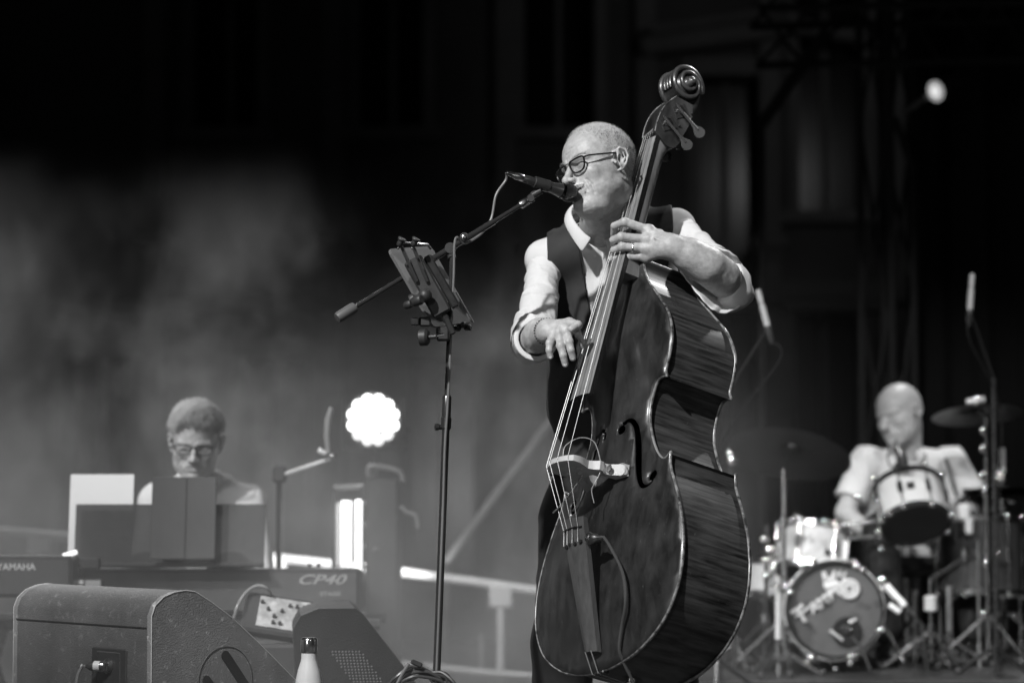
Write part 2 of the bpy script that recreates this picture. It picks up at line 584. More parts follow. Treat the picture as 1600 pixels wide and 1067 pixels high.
def head_sdf(q, mouth=1.0, sock=1.0, ears=True, chub=1.0):
    """q: head-local metres; face looks along -y, crown +z. q is mirrored for the paired features."""
    a = q.copy(); a[:, 0] = np.abs(a[:, 0])
    c = 0.01
    d = s_ell(q, (0, .9 * c, 3.2 * c), (7.5 * c, 9.5 * c, 8.6 * c))
    d = smin(d, s_ell(q, (0, -2.9 * c, 3.8 * c), (6.4 * c, 6.0 * c, 5.6 * c)), .02)
    d = smin(d, s_ell(q, (0, -2.6 * c, -2.8 * c), (6.5 * c * chub, 6.2 * c, 6.4 * c)), .02)
    d = smin(d, s_ell(q, (0, -2.8 * c, -6.4 * c), (6.3 * c * chub, 6.1 * c, 4.7 * c)), .02)
    d = smin(d, s_cone(a, (4.7 * c, .4 * c, -5.4 * c), (2.0 * c, -6.6 * c, -9.4 * c), .0125, .0155), .016)
    d = smin(d, s_sph(q, (0, -8.0 * c, -9.8 * c), .0205), .016)
    d = smin(d, s_ell(a, (4.3 * c, -6.0 * c, -2.2 * c), (.021, .021, .018)), .018)
    d = smin(d, s_cone(a, (.9 * c, -8.85 * c, 1.75 * c), (4.7 * c, -7.2 * c, 1.7 * c), .0068, .0078), .012)
    # muzzle
    d = smin(d, s_ell(q, (0, -7.6 * c, -6.0 * c), (.034, .021, .024)), .016)
    # sockets, lids
    d = smax(d, -s_ell(a, (3.1 * c, -9.6 * c - (1 - sock) * .008, -.1 * c), (.0185, .015, .0125)), .010)
    lid = s_ell(a, (3.15 * c, -7.15 * c, -.15 * c), (.0150, .0125, .0125))
    d = smin(d, lid, .004)
    d = smax(d, -s_chain(a, [(1.9 * c, -8.35 * c, -.50 * c), (3.1 * c, -8.60 * c, -.72 * c), (4.4 * c, -7.95 * c, -.42 * c)], [.0006, .0013, .0006], .002), .0018)
    d = smax(d, -s_chain(a, [(1.9 * c, -8.5 * c, .75 * c), (3.2 * c, -8.65 * c, .95 * c), (4.6 * c, -7.7 * c, .6 * c)], [.0006, .001, .0006], .002), .003)
    # bag under the eye
    d = smin(d, s_chain(a, [(1.9 * c, -8.2 * c, -1.5 * c), (3.2 * c, -8.1 * c, -1.8 * c), (4.5 * c, -7.2 * c, -1.3 * c)], [.002, .0035, .002], .004), .006)
    # nose
    d = smin(d, s_chain(q, [(0, -8.75 * c, .9 * c), (0, -9.9 * c, -1.2 * c), (0, -11.0 * c, -2.9 * c)], [.0066, .0072, .0092], .006), .010)
    d = smin(d, s_sph(q, (0, -11.3 * c, -3.25 * c), .0098), .006)
    d = smin(d, s_ell(a, (1.25 * c, -10.0 * c, -3.45 * c), (.0078, .011, .0072)), .006)
    d = smax(d, -s_cone(a, (.62 * c, -10.9 * c, -4.3 * c), (.75 * c, -10.3 * c, -3.4 * c), .0034, .002), .003)
    d = smax(d, -s_chain(a, [(1.75 * c, -9.9 * c, -2.6 * c), (2.1 * c, -9.6 * c, -3.4 * c)], [.0008, .0012], .003), .004)
    # nasolabial fold
    d = smax(d, -s_chain(a, [(2.1 * c, -9.35 * c, -3.5 * c), (3.2 * c, -8.7 * c, -5.2 * c), (3.75 * c, -8.0 * c, -6.9 * c)], [.0014, .0022, .0010], .004), .008)
    # lips and mouth
    d = smin(d, s_chain(a, [(0, -9.35 * c, -5.55 * c), (1.3 * c, -9.1 * c, -5.6 * c), (3.0 * c, -8.3 * c, -6.0 * c)], [.0036, .0034, .0022], .004), .005)
    d = smin(d, s_chain(a, [(0, -9.2 * c, -6.95 * c), (1.3 * c, -9.0 * c, -6.8 * c), (2.9 * c, -8.2 * c, -6.2 * c)], [.0044, .0040, .0022], .004), .005)
    if mouth:
        d = smax(d, -s_ell(q, (0, -9.7 * c, -6.22 * c), (.0275, .021, .0034 * mouth)), .002)
    d = smax(d, -s_chain(a, [(0, -9.9 * c, -8.0 * c), (1.4 * c, -9.4 * c, -7.9 * c)], [.002, .001], .004), .006)
    # forehead lines
    d = smax(d, -s_chain(a, [(0, -9.1 * c, 3.9 * c), (4.0 * c, -7.6 * c, 3.8 * c)], [.0005, .0004], .002), .003)
    # deep cheek crease and marionette line, brow furrow, loose under-eye line
    d = smax(d, -s_chain(a, [(4.0 * c, -7.9 * c, -4.2 * c), (4.7 * c, -7.1 * c, -6.0 * c), (4.5 * c, -6.6 * c, -8.0 * c)], [.0006, .0014, .0006], .004), .006)
    d = smax(d, -s_chain(a, [(3.0 * c, -8.1 * c, -6.9 * c), (2.9 * c, -8.2 * c, -8.6 * c)], [.0010, .0005], .004), .005)
    d = smax(d, -s_chain(a, [(.45 * c, -9.3 * c, 1.2 * c), (.6 * c, -9.2 * c, 2.6 * c)], [.0008, .0004], .003), .004)
    d = smax(d, -s_chain(a, [(1.9 * c, -8.3 * c, -2.15 * c), (3.4 * c, -8.0 * c, -2.55 * c), (4.9 * c, -6.9 * c, -1.9 * c)], [.0004, .0009, .0004], .003), .004)
    d = smax(d, -s_chain(a, [(.3 * c, -9.3 * c, 4.9 * c), (3.6 * c, -8.0 * c, 4.9 * c)], [.0004, .0003], .002), .003)
    # crow's feet
    d = smax(d, -s_chain(a, [(5.0 * c, -7.2 * c, .0 * c), (6.3 * c, -5.2 * c, .4 * c)], [.0007, .0003], .002), .003)
    d = smax(d, -s_chain(a, [(5.0 * c, -7.2 * c, -.6 * c), (6.2 * c, -5.3 * c, -.9 * c)], [.0007, .0003], .002), .003)
    # ears
    if ears:
        loop = [(7.2, -.6, .6), (7.9, -.3, 2.0), (8.7, .9, 2.7), (9.2, 2.2, 1.9), (9.1, 2.6, .3), (8.6, 2.0, -1.4), (8.0, .9, -2.7), (7.5, -.2, -3.1)]
        loop = [tuple(v * c for v in u) for u in loop]
        ear = s_chain(a, loop, [.002, .0028, .003, .003, .003, .003, .0042, .0035], .003)
        plate = s_ell(a, (7.95 * c, 1.0 * c, -.2 * c), (.0055, .0165, .027), np.array([[.88, -.47, 0], [.47, .88, 0], [0, 0, 1]]))
        plate = smax(plate, -s_ell(a, (8.9 * c, .5 * c, -.5 * c), (.009, .0085, .0125)), .003)
        ear = smin(ear, plate, .003)
        ear = smin(ear, s_chain(a, [(8.6 * c, 1.7 * c, 1.6 * c), (8.7 * c, 1.8 * c, 0), (8.2 * c, 1.2 * c, -1.4 * c)], [.0018, .0022, .002], .002), .003)
        ear = smin(ear, s_cone(a, (7.4 * c, -.7 * c, -.4 * c), (7.7 * c, -.6 * c, -1.0 * c), .004, .004), .003)
        d = smin(d, ear, .005)
    return d

def scatter_on(fn, cen, dirs, r0=0.2, steps=14):
    """March from outside towards cen along -dirs; returns surface points and normals."""
    p = (np.asarray(cen) + dirs * r0).astype(np.float32)
    for _ in range(steps):
        p = p - (dirs * fn(p)[:, None] * 0.9).astype(np.float32)
    e = 0.001
    n = np.stack([fn(p + np.array(v, np.float32) * e) - fn(p - np.array(v, np.float32) * e) for v in ((1, 0, 0), (0, 1, 0), (0, 0, 1))], 1)
    n /= np.linalg.norm(n, axis=1)[:, None] + 1e-9
    return p, n

def spikes(name, roots, dirs, length, rad, m, parent, sub=None, rng=None):
    """Short tapered hairs, three sides each."""
    rng = rng or np.random.RandomState(3)
    n = len(roots)
    ref = rng.normal(size=(n, 3))
    u = np.cross(dirs, ref); u /= np.linalg.norm(u, axis=1)[:, None]
    w = np.cross(dirs, u)
    L = length * (0.6 + 0.7 * rng.rand(n))[:, None]
    root = roots - dirs * 0.0008
    vs = []
    for k in range(3):
        a = 2 * math.pi * k / 3
        vs.append(root + (u * math.cos(a) + w * math.sin(a)) * rad)
    vs.append(root + dirs * L)
    V = np.stack(vs, 1).reshape(-1, 3)
    b = np.arange(n)[:, None] * 4
    F = np.concatenate([b + np.array([[0, 1, 3]]), b + np.array([[1, 2, 3]]), b + np.array([[2, 0, 3]])])
    return obj_from(name, V, F, m, parent, 180, True)

def hand_sdf(p, wrist, fingers, thumb, wr=.018, palm=.0125, k=.012):
    d = None
    for pts, rs in fingers:
        c = s_chain(p, pts, rs, .003)
        d = c if d is None else smin(d, c, .0035)
    pl = None
    for pts, rs in fingers:
        c = s_cone(p, wrist, pts[0], wr, palm)
        pl = c if pl is None else smin(pl, c, .012)
    for (a, _), (b, _) in zip(fingers[:-1], fingers[1:]):
        pl = smin(pl, s_cone(p, a[0], b[0], palm * .92, palm * .92), .008)
    d = smin(d, pl, .007)
    # knuckles
    for pts, rs in fingers:
        d = smin(d, s_sph(p, pts[0], palm * .99), .006)
        d = smin(d, s_sph(p, pts[1], rs[1] * 1.05), .004)
    if thumb:
        d = smin(d, s_chain(p, thumb[0], thumb[1], .006), .008)
    return d

# ================================================================== the bassist
HC = np.array([0.2339, 6.42, 1.6643], np.float32)
HR = np.array(Euler((0.0516, -0.2703, -0.985)).to_matrix(), np.float32)
HS = 1.055
def HW(x, y, z):
    """head-local cm -> world"""
    return HC + HR @ (np.array([x, y, z]) * 0.01 * HS)
def head_local(p): return ((p - HC) @ HR) / HS

RS, RE, RW_ = PN(853, 404, 6.64), PN(832, 533, 6.46), PN(857, 517, 6.225)
LS, LE, LW = PN(1056, 356, 6.66), PN(1138, 448, 6.43), PN(1050, 386, 6.30)
NB = PN(940, 350, 6.60)
CH, BE, PE = PN(958, 450, 6.72), PN(955, 620, 6.72), PN(955, 800, 6.74)

bassist = thing('person', 'grey haired man in glasses and dark waistcoat, singing while he plays the double bass', 'person', (PE[0], PE[1], 0))

def neck_sdf(p):
    return smin(s_cone(p, HW(0, 2.6, -5), NB + np.array([0, .02, -.02]), .057, .066), s_cone(p, HW(0, -4.0, -8.2), NB + np.array([.0, -.02, -.02]), .026, .045), .03)

def bhead(p):
    q = head_local(p)
    d = head_sdf(q.astype(np.float32)) * HS
    d = smin(d, neck_sdf(p), .02)
    # soft jowl under the chin, sinew at the side of the neck
    d = smin(d, s_ell(q, (0, -.040, -.105), (.044, .044, .026)) * HS, .02)
    # neck creases
    fw = vnoise(q * np.array([55, 55, 150], np.float32)); fz = vnoise(q * 260)
    d = d + .00045 * fw * (q[:, 1] < .02) + .00018 * fz
    d = d + .0011 * np.maximum(0, ridged(np.stack([q[:, 0] * 18, q[:, 1] * 18, q[:, 2] * 85], 1)) - .45) * (q[:, 2] < -.105)
    return d
V1, Q1 = sdf_mesh(bhead, HC - np.array([.15, .15, .26]), HC + np.array([.15, .15, .15]), .0023)

LFING = [
    ([PN(1014, 360, 6.325), PN(976, 347, 6.322), PN(960, 353, 6.345), PN(959, 367, 6.372)], [.0125, .0110, .0097, .0088]),
    ([PN(1012, 374, 6.315), PN(971, 370, 6.312), PN(958, 375, 6.338), PN(960, 387, 6.368)], [.0125, .0112, .0098, .0088]),
    ([PN(1010, 388, 6.315), PN(972, 386, 6.312), PN(959, 391, 6.338), PN(960, 400, 6.368)], [.0122, .0110, .0096, .0086]),
    ([PN(1010, 401, 6.325), PN(982, 401, 6.325), PN(967, 403, 6.34), PN(954, 405, 6.360)], [.0115, .0100, .0090, .0082]),
]
LTHUMB = ([PN(1046, 378, 6.33), PN(1030, 366, 6.375), PN(1013, 362, 6.415), PN(998, 360, 6.43)], [.018, .013, .011, .009])
def l_arm(p):
    d = hand_sdf(p, LW, LFING, LTHUMB, .024, .0145)
    d = smin(d, s_chain(p, [LW + (LW - LFING[1][0][0]) * -.12, PN(1078, 399, 6.315), PN(1105, 415, 6.33), PN(1128, 433, 6.37), LE, LE + (LS - LE) * .5], [.030, .038, .043, .0425, .037, .032], .035), .02)
    # tendons and veins on the back of the hand and the forearm
    for pts, rs in LFING[:3]:
        d = smin(d, s_cone(p, LW * .35 + pts[0] * .65 + np.array([0, -.0145, 0]), pts[0] + np.array([0, -.0095, 0]), .002, .0035), .006)
    d = smin(d, s_chain(p, [PN(1022, 372, 6.288), PN(1040, 378, 6.277), PN(1062, 385, 6.282)], [.0014, .0018, .0014], .003), .006)
    return d - .0004 * vnoise(p * 70) - .0003 * vnoise(p * 190)
lo = np.minimum.reduce([LE, LW, LFING[0][0][3], LFING[3][0][3]]) - .09; hi = np.maximum.reduce([LE, LW, LFING[0][0][0]]) + .09
V2, Q2 = sdf_mesh(l_arm, lo, hi, .0023)

RFING = [
    ([PN(865, 522, 6.195), PN(859, 536, 6.18), PN(858, 547, 6.175), PN(860, 557, 6.18)], [.0108, .0096, .0088, .0080]),
    ([PN(874, 520, 6.19), PN(876, 540, 6.17), PN(880, 555, 6.165), PN(883, 569, 6.172)], [.0118, .0106, .0096, .0086]),
    ([PN(885, 517, 6.19), PN(889, 534, 6.17), PN(892, 547, 6.165), PN(895, 559, 6.172)], [.0118, .0106, .0096, .0086]),
    ([PN(892, 512, 6.195), PN(902, 520, 6.20), PN(908, 530, 6.215), PN(910, 541, 6.225)], [.0100, .0088, .0080, .0074]),
]
RTHUMB = ([PN(872, 508, 6.205), PN(890, 504, 6.185), PN(903, 508, 6.165), PN(893, 514, 6.150)], [.015, .0125, .0105, .0090])
def r_arm(p):
    d = hand_sdf(p, RW_, RFING, RTHUMB, .024, .0135)
    d = smin(d, s_chain(p, [RW_, RW_ * .5 + RE * .5 + np.array([0, 0, .002]), RE, RE * .5 + RS * .5], [.028, .042, .040, .030], .02), .015)
    d = smin(d, s_chain(p, [RE + np.array([.0, -.055, -.01]), RW_ + np.array([-.012, 0, -.012])], [.014, .008], .01), .02)
    return d - .0004 * vnoise(p * 70) - .0003 * vnoise(p * 190)
lo = np.minimum(RE, RFING[1][0][3]) - .09; hi = np.maximum(RE, RTHUMB[0][2]) + .09
V3, Q3 = sdf_mesh(r_arm, lo, hi, .0023)

LEGR = [PE + np.array([-.10, 0, -.02]), PN(884, 1000, 6.62), np.array([PN(872, 1230, 6.7)[0], 6.70, .09])]
LEGL = [PE + np.array([.10, 0, -.02]), PN(1040, 1000, 6.62), np.array([PN(1055, 1230, 6.7)[0], 6.70, .09])]
def core(p):
    d = s_ell(p, CH, (.165, .105, .21))
    d = smin(d, s_ell(p, BE, (.155, .12, .20)), .06)
    d = smin(d, s_ell(p, PE, (.155, .115, .13)), .06)
    for s_, e_ in ((RS, RE), (LS, LE)):
        d = smin(d, s_cone(p, NB + np.array([0, .03, -.05]), s_, .045, .050), .05)
        d = smin(d, s_cone(p, s_, e_, .042, .030), .04)
    for L in (LEGR, LEGL):
        d = smin(d, s_chain(p, L, [.075, .055, .035], .03), .03)
    return d
V4, Q4 = sdf_mesh(lambda p: core(p) + .012, (-.05, 6.35, .02), (.75, 6.95, 1.62), .012)
V, F = join_meshes([(V1, Q1), (V2, Q2), (V3, Q3), (V4, Q4)])
body = obj_from('body', V, F, SKIN, bassist, 180, True)

# finger nails
NAIL = mat('finger_nail', .58, .25, spec=.6)
for pts, rs in RFING[:3]:
    a_, b_ = pts[2], pts[3]; dd = (b_ - a_) / np.linalg.norm(b_ - a_)
    MB().sphere((0, 0, 0), 1.0, 12, 8, (.0052, .0022, .0068)).build('nail', NAIL, bassist)
    o = [x for x in bpy.data.objects if x.name.startswith('nail') and x.parent == bassist][-1]
    o = max((x for x in bpy.data.objects if x.name.startswith('nail')), key=lambda x: x.name)
    o.location = Vector(b_ + dd * .001 + np.array([0, -rs[3] * .82, .001])) - bassist.location
# shoes
for L in (LEGR, LEGL):
    def sh(p, L=L):
        a = L[2]
        d = s_chain(p, [a + np.array([0, .03, -.04]), a + np.array([0, -.08, -.05]), a + np.array([0, -.17, -.058])], [.045, .043, .034], .02)
        return smax(d, -(p[:, 2] - .004), .004)
    v, q = sdf_mesh(sh, L[2] + np.array([-.07, -.25, -.10]), L[2] + np.array([.07, .1, .05]), .006)
    obj_from('shoe', v, q, SHOE, bassist, 180, True)

# trousers
def trousers(p):
    d = smin(s_ell(p, PE + np.array([0, 0, .02]), (.175, .135, .17)), s_ell(p, PE + np.array([0, 0, -.1]), (.17, .125, .12)), .05)
    for L in (LEGR, LEGL):
        d = smin(d, s_chain(p, [L[0], L[1], L[2] + np.array([0, .0, -.02])], [.098, .082, .078], .04), .03)
    w = ridged(np.stack([p[:, 0] * 5, p[:, 1] * 5, p[:, 2] * 13], 1))
    d = d - .006 * np.maximum(0, w)
    return smax(d, .05 - p[:, 2], .004)
v, q = sdf_mesh(trousers, (-.08, 6.4, .03), (.78, 6.98, 1.05), .008)
obj_from('trousers', v, q, TROUSER, bassist, 180, True)

# shirt body
def torso(p):
    d = s_ell(p, CH, (.185, .125, .235))
    d = smin(d, s_ell(p, BE + np.array([0, 0, .03]), (.172, .140, .23)), .06)
    d = smin(d, s_ell(p, PE + np.array([0, 0, .06]), (.168, .128, .12)), .06)
    for s_ in (RS, LS):
        d = smin(d, s_cone(p, NB + np.array([0, .02, -.045]), s_ + np.array([0, 0, -.004]), .052, .058), .05)
    return d
def folds(p, along, k=1.0):
    return ridged(p @ np.asarray(along, np.float32).T * k)
def basis(d, f_long, f_across):
    """rows scale space: slow along the wrinkle, fast across it; d is the across direction"""
    d = np.asarray(d) / np.linalg.norm(d)
    I = np.eye(3)
    return I * f_long + np.outer(d, d) * (f_across - f_long)
neck_hole = lambda p: s_cone(p, NB + np.array([0, 0, -.01]), HW(0, 1.5, -10), .058, .075)
Bd = basis((1, 0, -.15), 4.0, 20.0)
def shirt_body(p):
    d = torso(p)
    d = d - .0065 * np.maximum(0, ridged(p @ Bd.T + 3.0)) ** 2 * np.clip(-(p[:, 1] - 6.66) * 20, 0, 1)
    d = smax(d, -neck_hole(p), .004)
    d = smax(d, PE[2] + .02 - p[:, 2], .004)
    return d
v, q = sdf_mesh(shirt_body, (-.06, 6.38, .6), (.78, 6.98, 1.64), .005)
shirt = obj_from('shirt', v, q, SHIRT, bassist, 180, True)

def sleeve(S, E, W, r, cut, cuffr, seed, tip=None):
    """sleeve from shoulder S over elbow E, cut at `cut` metres along E->W and rolled into a cuff"""
    dirn = (W - E) / np.linalg.norm(W - E)
    up = (E - S) / np.linalg.norm(E - S)
    Bw = basis(up, 5.0, 21.0)
    Bx = basis(np.cross(up, dirn) + up * .9, 4.0, 15.0)
    cc = E + dirn * cut
    def f(p):
        mid = S + (E - S) * .55
        along = (p - S) @ up / np.linalg.norm(E - S)
        w = .010 * np.maximum(0, ridged(p @ Bw.T + seed)) ** 2.2 * np.clip(along * 1.6, .05, 1) + .013 * np.maximum(0, ridged(p @ Bx.T + seed * 2.7)) ** 2.4 * np.clip(along * 1.5 - .1, 0, 1) + .004 * np.maximum(0, ridged(p @ (Bw * 1.9).T + seed * 5)) ** 2 + .002 * np.maximum(0, ridged(p @ (Bx * 2.3).T + seed * 7)) ** 2 - .003
        upper = s_chain(p, [S, mid, E - up * .01], r[:3], .03) - w + .003
        t = s_plane(p, cc, dirn + np.array(tip))
        fore = s_cone(p, E, E + dirn * (cut + .10), r[2], cuffr) + .002 - w * .5
        fore = smin(fore, smax(s_cone(p, E, E + dirn * (cut + .10), r[2] + .006, cuffr + .006) - .002 * ridged(p @ Bx.T + 9.1), -(t + .042), .005), .004)
        fore = smax(fore, t, .006)
        o = smin(upper, fore, .018)
        inner = s_cone(p, E - dirn * .01, E + dirn * (cut + .16), r[2] - .009, cuffr - .004)
        return smax(o, -inner, .003)
    lo = np.minimum.reduce([S, E, cc]) - .12; hi = np.maximum.reduce([S, E, cc]) + .12
    return sdf_mesh(f, lo, hi, .0028)
v, q = sleeve(RS, RE, RW_, [.055, .046, .052, .057], .05, .057, 1.7, (.1, 0, .3))
obj_from('sleeve', v, q, SHIRT, bassist, 180, True)
v, q = sleeve(LS, LE + np.array([.004, 0, 0]), LW, [.054, .049, .056, .058], .022, .060, 5.2, (0, 0, 0))
obj_from('sleeve', v, q, SHIRT, bassist, 180, True)

# loose rolled cuff hanging open under the left forearm
rim = spline([PN(1134, 392, 6.38), PN(1156, 412, 6.41), PN(1168, 444, 6.42), PN(1158, 474, 6.40), PN(1130, 488, 6.36), PN(1108, 478, 6.335), PN(1084, 450, 6.345), PN(1062, 420, 6.39), PN(1058, 402, 6.44), PN(1092, 386, 6.44)], 6, closed=True)
rc = sum(rim, Vector()) / len(rim); rim = [rc + (q - rc) * 1.0 + Vector((0, .004 * math.sin(i * 1.3), .002 * math.sin(i * 2.1))) for i, q in enumerate(rim)]
dE = Vector(LE) + Vector((.02, .05, .0))
rows = []
for (t_, o_) in ((.10, 1.02), (.0, 1.05), (.0, 1.0), (.18, 1.07), (.42, 1.03), (.62, .86)):
    rows.append([(rc + (q - rc) * o_).lerp(dE, t_ * .55) + Vector((0, t_ * .03, 0)) + Vector((math.sin(i * .9 + t_ * 7), 0, math.cos(i * 1.1))) * .0022 * t_ for i, q in enumerate(rim)])
v = [tuple(q) for r_ in rows for q in r_]; n_ = len(rim)
f = [(j * n_ + i, j * n_ + (i + 1) % n_, (j + 1) * n_ + (i + 1) % n_, (j + 1) * n_ + i) for j in range(len(rows) - 1) for i in range(n_)]
o = obj_from('rolled_cuff', v, f, SHIRT, bassist, 180, True); m = o.modifiers.new('t', 'SOLIDIFY'); m.thickness = .003
m = o.modifiers.new('s', 'SUBSURF'); m.levels = m.render_levels = 1

# waistcoat: a shell over the shirt with a V front and arm holes
def vest_f(p):
    t = torso(p)
    d = t - .0105 - .003 * vnoise(p * 9) - .006 * np.maximum(0, ridged(p @ basis((.9, 0, -.5), 4, 15).T + 1.3)) ** 2
    d = smax(d, -(t - .003), .002)
    zc = CH[2]
    vx = PN(940, 400, 6.6)[0]
    top, bot = PN(940, 330, 6.6)[2], PN(950, 585, 6.6)[2]
    half = .088 * np.clip((p[:, 2] - bot) / (top - bot), 0, 1) ** .8
    front = p[:, 1] < 6.66
    vcut = np.where(front, half - np.abs(p[:, 0] - vx - .01), -1.0)
    d = smax(d, np.where(front, vcut, -1.0), .004)
    for S, sg in ((RS, -1), (LS, 1)):
        hole = s_cone(p, S + np.array([sg * .03, 0, .02]), S + np.array([sg * .028, 0, -.14]), .044, .040 if sg < 0 else .06)
        side = sg * (p[:, 0] - S[0]) + (.002 if sg < 0 else .012)
        d = smax(d, -hole, .004)
        d = smax(d, np.where(p[:, 2] > S[2] - .17, side, -.05 - 0 * side), .004)
    d = smax(d, -s_cone(p, NB + np.array([0, 0, -.02]), HW(0, 1.5, -10), .074, .085), .004)
    return smax(d, PE[2] + .10 - p[:, 2], .003)
v, q = sdf_mesh(vest_f, (-.06, 6.38, .6), (.78, 6.98, 1.64), .0035)
obj_from('waistcoat', v, q, VEST, bassist, 180, True)

# collar: a folded band round the neck with two points
def collar():
    c0 = PN(932, 352, 6.575)
    axis = HW(0, 2, -9) - c0; axis /= np.linalg.norm(axis)
    axis = axis * .55 + np.array([0, 0, 1.0]) * .45; axis /= np.linalg.norm(axis)
    right = np.array([1, 0, 0]); fwd = np.cross(axis, right); fwd /= np.linalg.norm(fwd)   # fwd ~ +y
    right = np.cross(fwd, axis)
    n = 48; rows = []
    for i in range(n + 1):
        u = i / n
        th = math.radians(-90 + 14 + (360 - 28) * u)          # start at front right going round the back
        dirv = right * math.cos(th) + fwd * math.sin(th)
        fr = abs(u - .5) * 2                                   # 1 at the front ends
        R = .070 + .004 * math.sin(3 * th)
        pt = (fr ** 6)
        base = c0 + dirv * (R + .004) + axis * (-.012)
        top = c0 + dirv * (R + .001) + axis * (.030 - .022 * fr ** 3)
        fold = c0 + dirv * (R + .007) + axis * (.029 - .022 * fr ** 3)
        tang = -right * math.copysign(1, .5 - u)
        out = c0 + dirv * (R + .016 + .008 * pt) + axis * (-.006 - .024 * pt) + tang * (.014 * pt) * -1
        mid = (fold + out) * .5 + dirv * .004
        rows.append([base, top, fold, mid, out])
    v = [p for r in rows for p in r]
    f = [(i * 5 + j, (i + 1) * 5 + j, (i + 1) * 5 + j + 1, i * 5 + j + 1) for i in range(n) for j in range(4)]
    o = obj_from('collar', v, f, SHIRT, bassist, 180, True)
    m = o.modifiers.new('thick', 'SOLIDIFY'); m.thickness = .0022
    m = o.modifiers.new('sub', 'SUBSURF'); m.levels = m.render_levels = 1
collar()
# button placket on the shirt front
mb = MB(); pk = []
pts = []
for i in range(16):
    t = i / 15
    q0 = PN(952 - 14 * t, 365 + 190 * t, 6.55).astype(np.float32)
    pp = q0[None, :].copy()
    dr = np.array([0, -1, 0], np.float32)
    for _ in range(20):
        pp = pp - dr * 0 + np.array([0, 1, 0], np.float32) * (shirt_body(pp)[:, None] * .9)
    pts.append(pp[0])
mb.tube([tuple(p + np.array([0, -.0005, 0])) for p in pts], .001, 6)
vv, ff = [], []
for i, p in enumerate(pts):
    for dx in (-.016, .016):
        vv.append(tuple(p + np.array([dx, -.0035, 0]))); 
    if i: b = 2 * i; ff.append((b - 2, b - 1, b + 1, b))
o = obj_from('placket', vv, ff, SHIRT, bassist, 180, True); m = o.modifiers.new('t', 'SOLIDIFY'); m.thickness = .003
for i in (3, 6, 9):
    MB().lathe(pts[i] + np.array([0, -.004, 0]), (0, -1, 0), [(.0055, 0), (.0055, .002), (.004, .0026), (.0, .002)], 14).build('button', mat('shirt_button', .6, .3), o, world=True)

# hair, eyebrows, moustache
rng = np.random.RandomState(7)
def bh(p): return bhead(p.astype(np.float32))
n = 26000
dl = rng.normal(size=(n, 3)); dl /= np.linalg.norm(dl, axis=1)[:, None]
cen = HW(0, 1, 3)
p, nn = scatter_on(bh, cen, (dl @ HR.T), .16)
ql = head_local(p) * 100
edge = 6.3 + 1.2 * np.abs(vnoise(ql * .8))
top = (ql[:, 2] > edge + (ql[:, 1] < -4) * 1.5) & (ql[:, 1] > -6.4 + rng.rand(n))
side = (ql[:, 1] > 2.6) & (ql[:, 2] > -5.5) & (ql[:, 2] < 8)
temple = (np.abs(ql[:, 0]) > 5.8) & (ql[:, 1] > -3.4) & (ql[:, 2] > .8) & (ql[:, 2] < 8)
noear = ~((np.abs(ql[:, 0]) > 7.6) & (ql[:, 2] < 2.6) & (ql[:, 1] < 4))
k = (top | side | temple) & noear & (rng.rand(n) < np.clip((ql[:, 1] + 6.8) / 3.5, .25, 1)) & (rng.rand(n) < np.clip((ql[:, 2] - edge + 2.5) / 2.5 + (ql[:, 1] > 1) * 1.0, .22, 1))
comb = nn[k] + (HR @ np.array([0, -.35, .25])) + rng.normal(size=(k.sum(), 3)) * .28
comb /= np.linalg.norm(comb, axis=1)[:, None]
pk_, ql2 = p[k], ql[k]
dark = rng.rand(len(pk_)) < np.where(ql2[:, 2] > 8, .12, .34)
hr_ = spikes('hair', pk_[~dark], comb[~dark], .0098, .00060, HAIRM, bassist)
spikes('dark_hair', pk_[dark], comb[dark], .0066, .00065, HAIRD, hr_)
for sg in (-1, 1):
    n = 220
    u = rng.rand(n)
    loc = np.stack([sg * (1.3 + 4.0 * u), -9.4 + 1.9 * u ** 1.5, 1.95 + .55 * np.sin(u * 2.6) + rng.normal(size=n) * .16], 1)
    start = HC + (loc * .01 * HS) @ HR.T
    outd = np.tile(HR @ np.array([sg * .3, -1, 0]), (n, 1)); outd /= np.linalg.norm(outd[0])
    p, nn = scatter_on(bh, np.zeros(3), outd * 0 + outd, 0) if False else (None, None)
    pp = (start + outd * .02).astype(np.float32)
    for _ in range(10): pp = pp - (outd * bh(pp)[:, None] * .9).astype(np.float32)
    dv = np.tile(HR @ np.array([sg * .9, -.35, .15]), (n, 1)) + rng.normal(size=(n, 3)) * .25
    dv /= np.linalg.norm(dv, axis=1)[:, None]
    spikes('eyebrow', pp, dv, .0085, .0005, HAIRM, bassist)
n = 4500
u = rng.rand(n) * 2 - 1
loc = np.stack([u * 3.0, -9.6 + 1.2 * u ** 2, -4.75 - .5 * np.abs(u) + rng.rand(n) * -.9 + .45], 1)
start = HC + (loc * .01 * HS) @ HR.T
outd = np.tile(HR @ np.array([0, -1, 0.]), (n, 1))
pp = (start + outd * .02).astype(np.float32)
for _ in range(10): pp = pp - (outd * bh(pp)[:, None] * .9).astype(np.float32)
dv = (np.stack([np.sign(u) * .35 + u * .3, -np.ones(n) * .55, -np.ones(n) * .8], 1)) @ HR.T + rng.normal(size=(n, 3)) * .2
dv /= np.linalg.norm(dv, axis=1)[:, None]
spikes('moustache', pp, dv, .0095, .00055, WHISK, bassist)

# teeth and dark mouth
MB().sphere((0, 0, 0), .018, 20, 12, (1.0, .55, .5)).build('mouth_cavity', mat('mouth_dark', .012, .5), bassist)
bpy.data.objects['mouth_cavity'].location = Vector(HW(0, -7.4, -6.2)) - bassist.location
bpy.data.objects['mouth_cavity'].rotation_euler = (0.0516, -0.2703, -0.985)

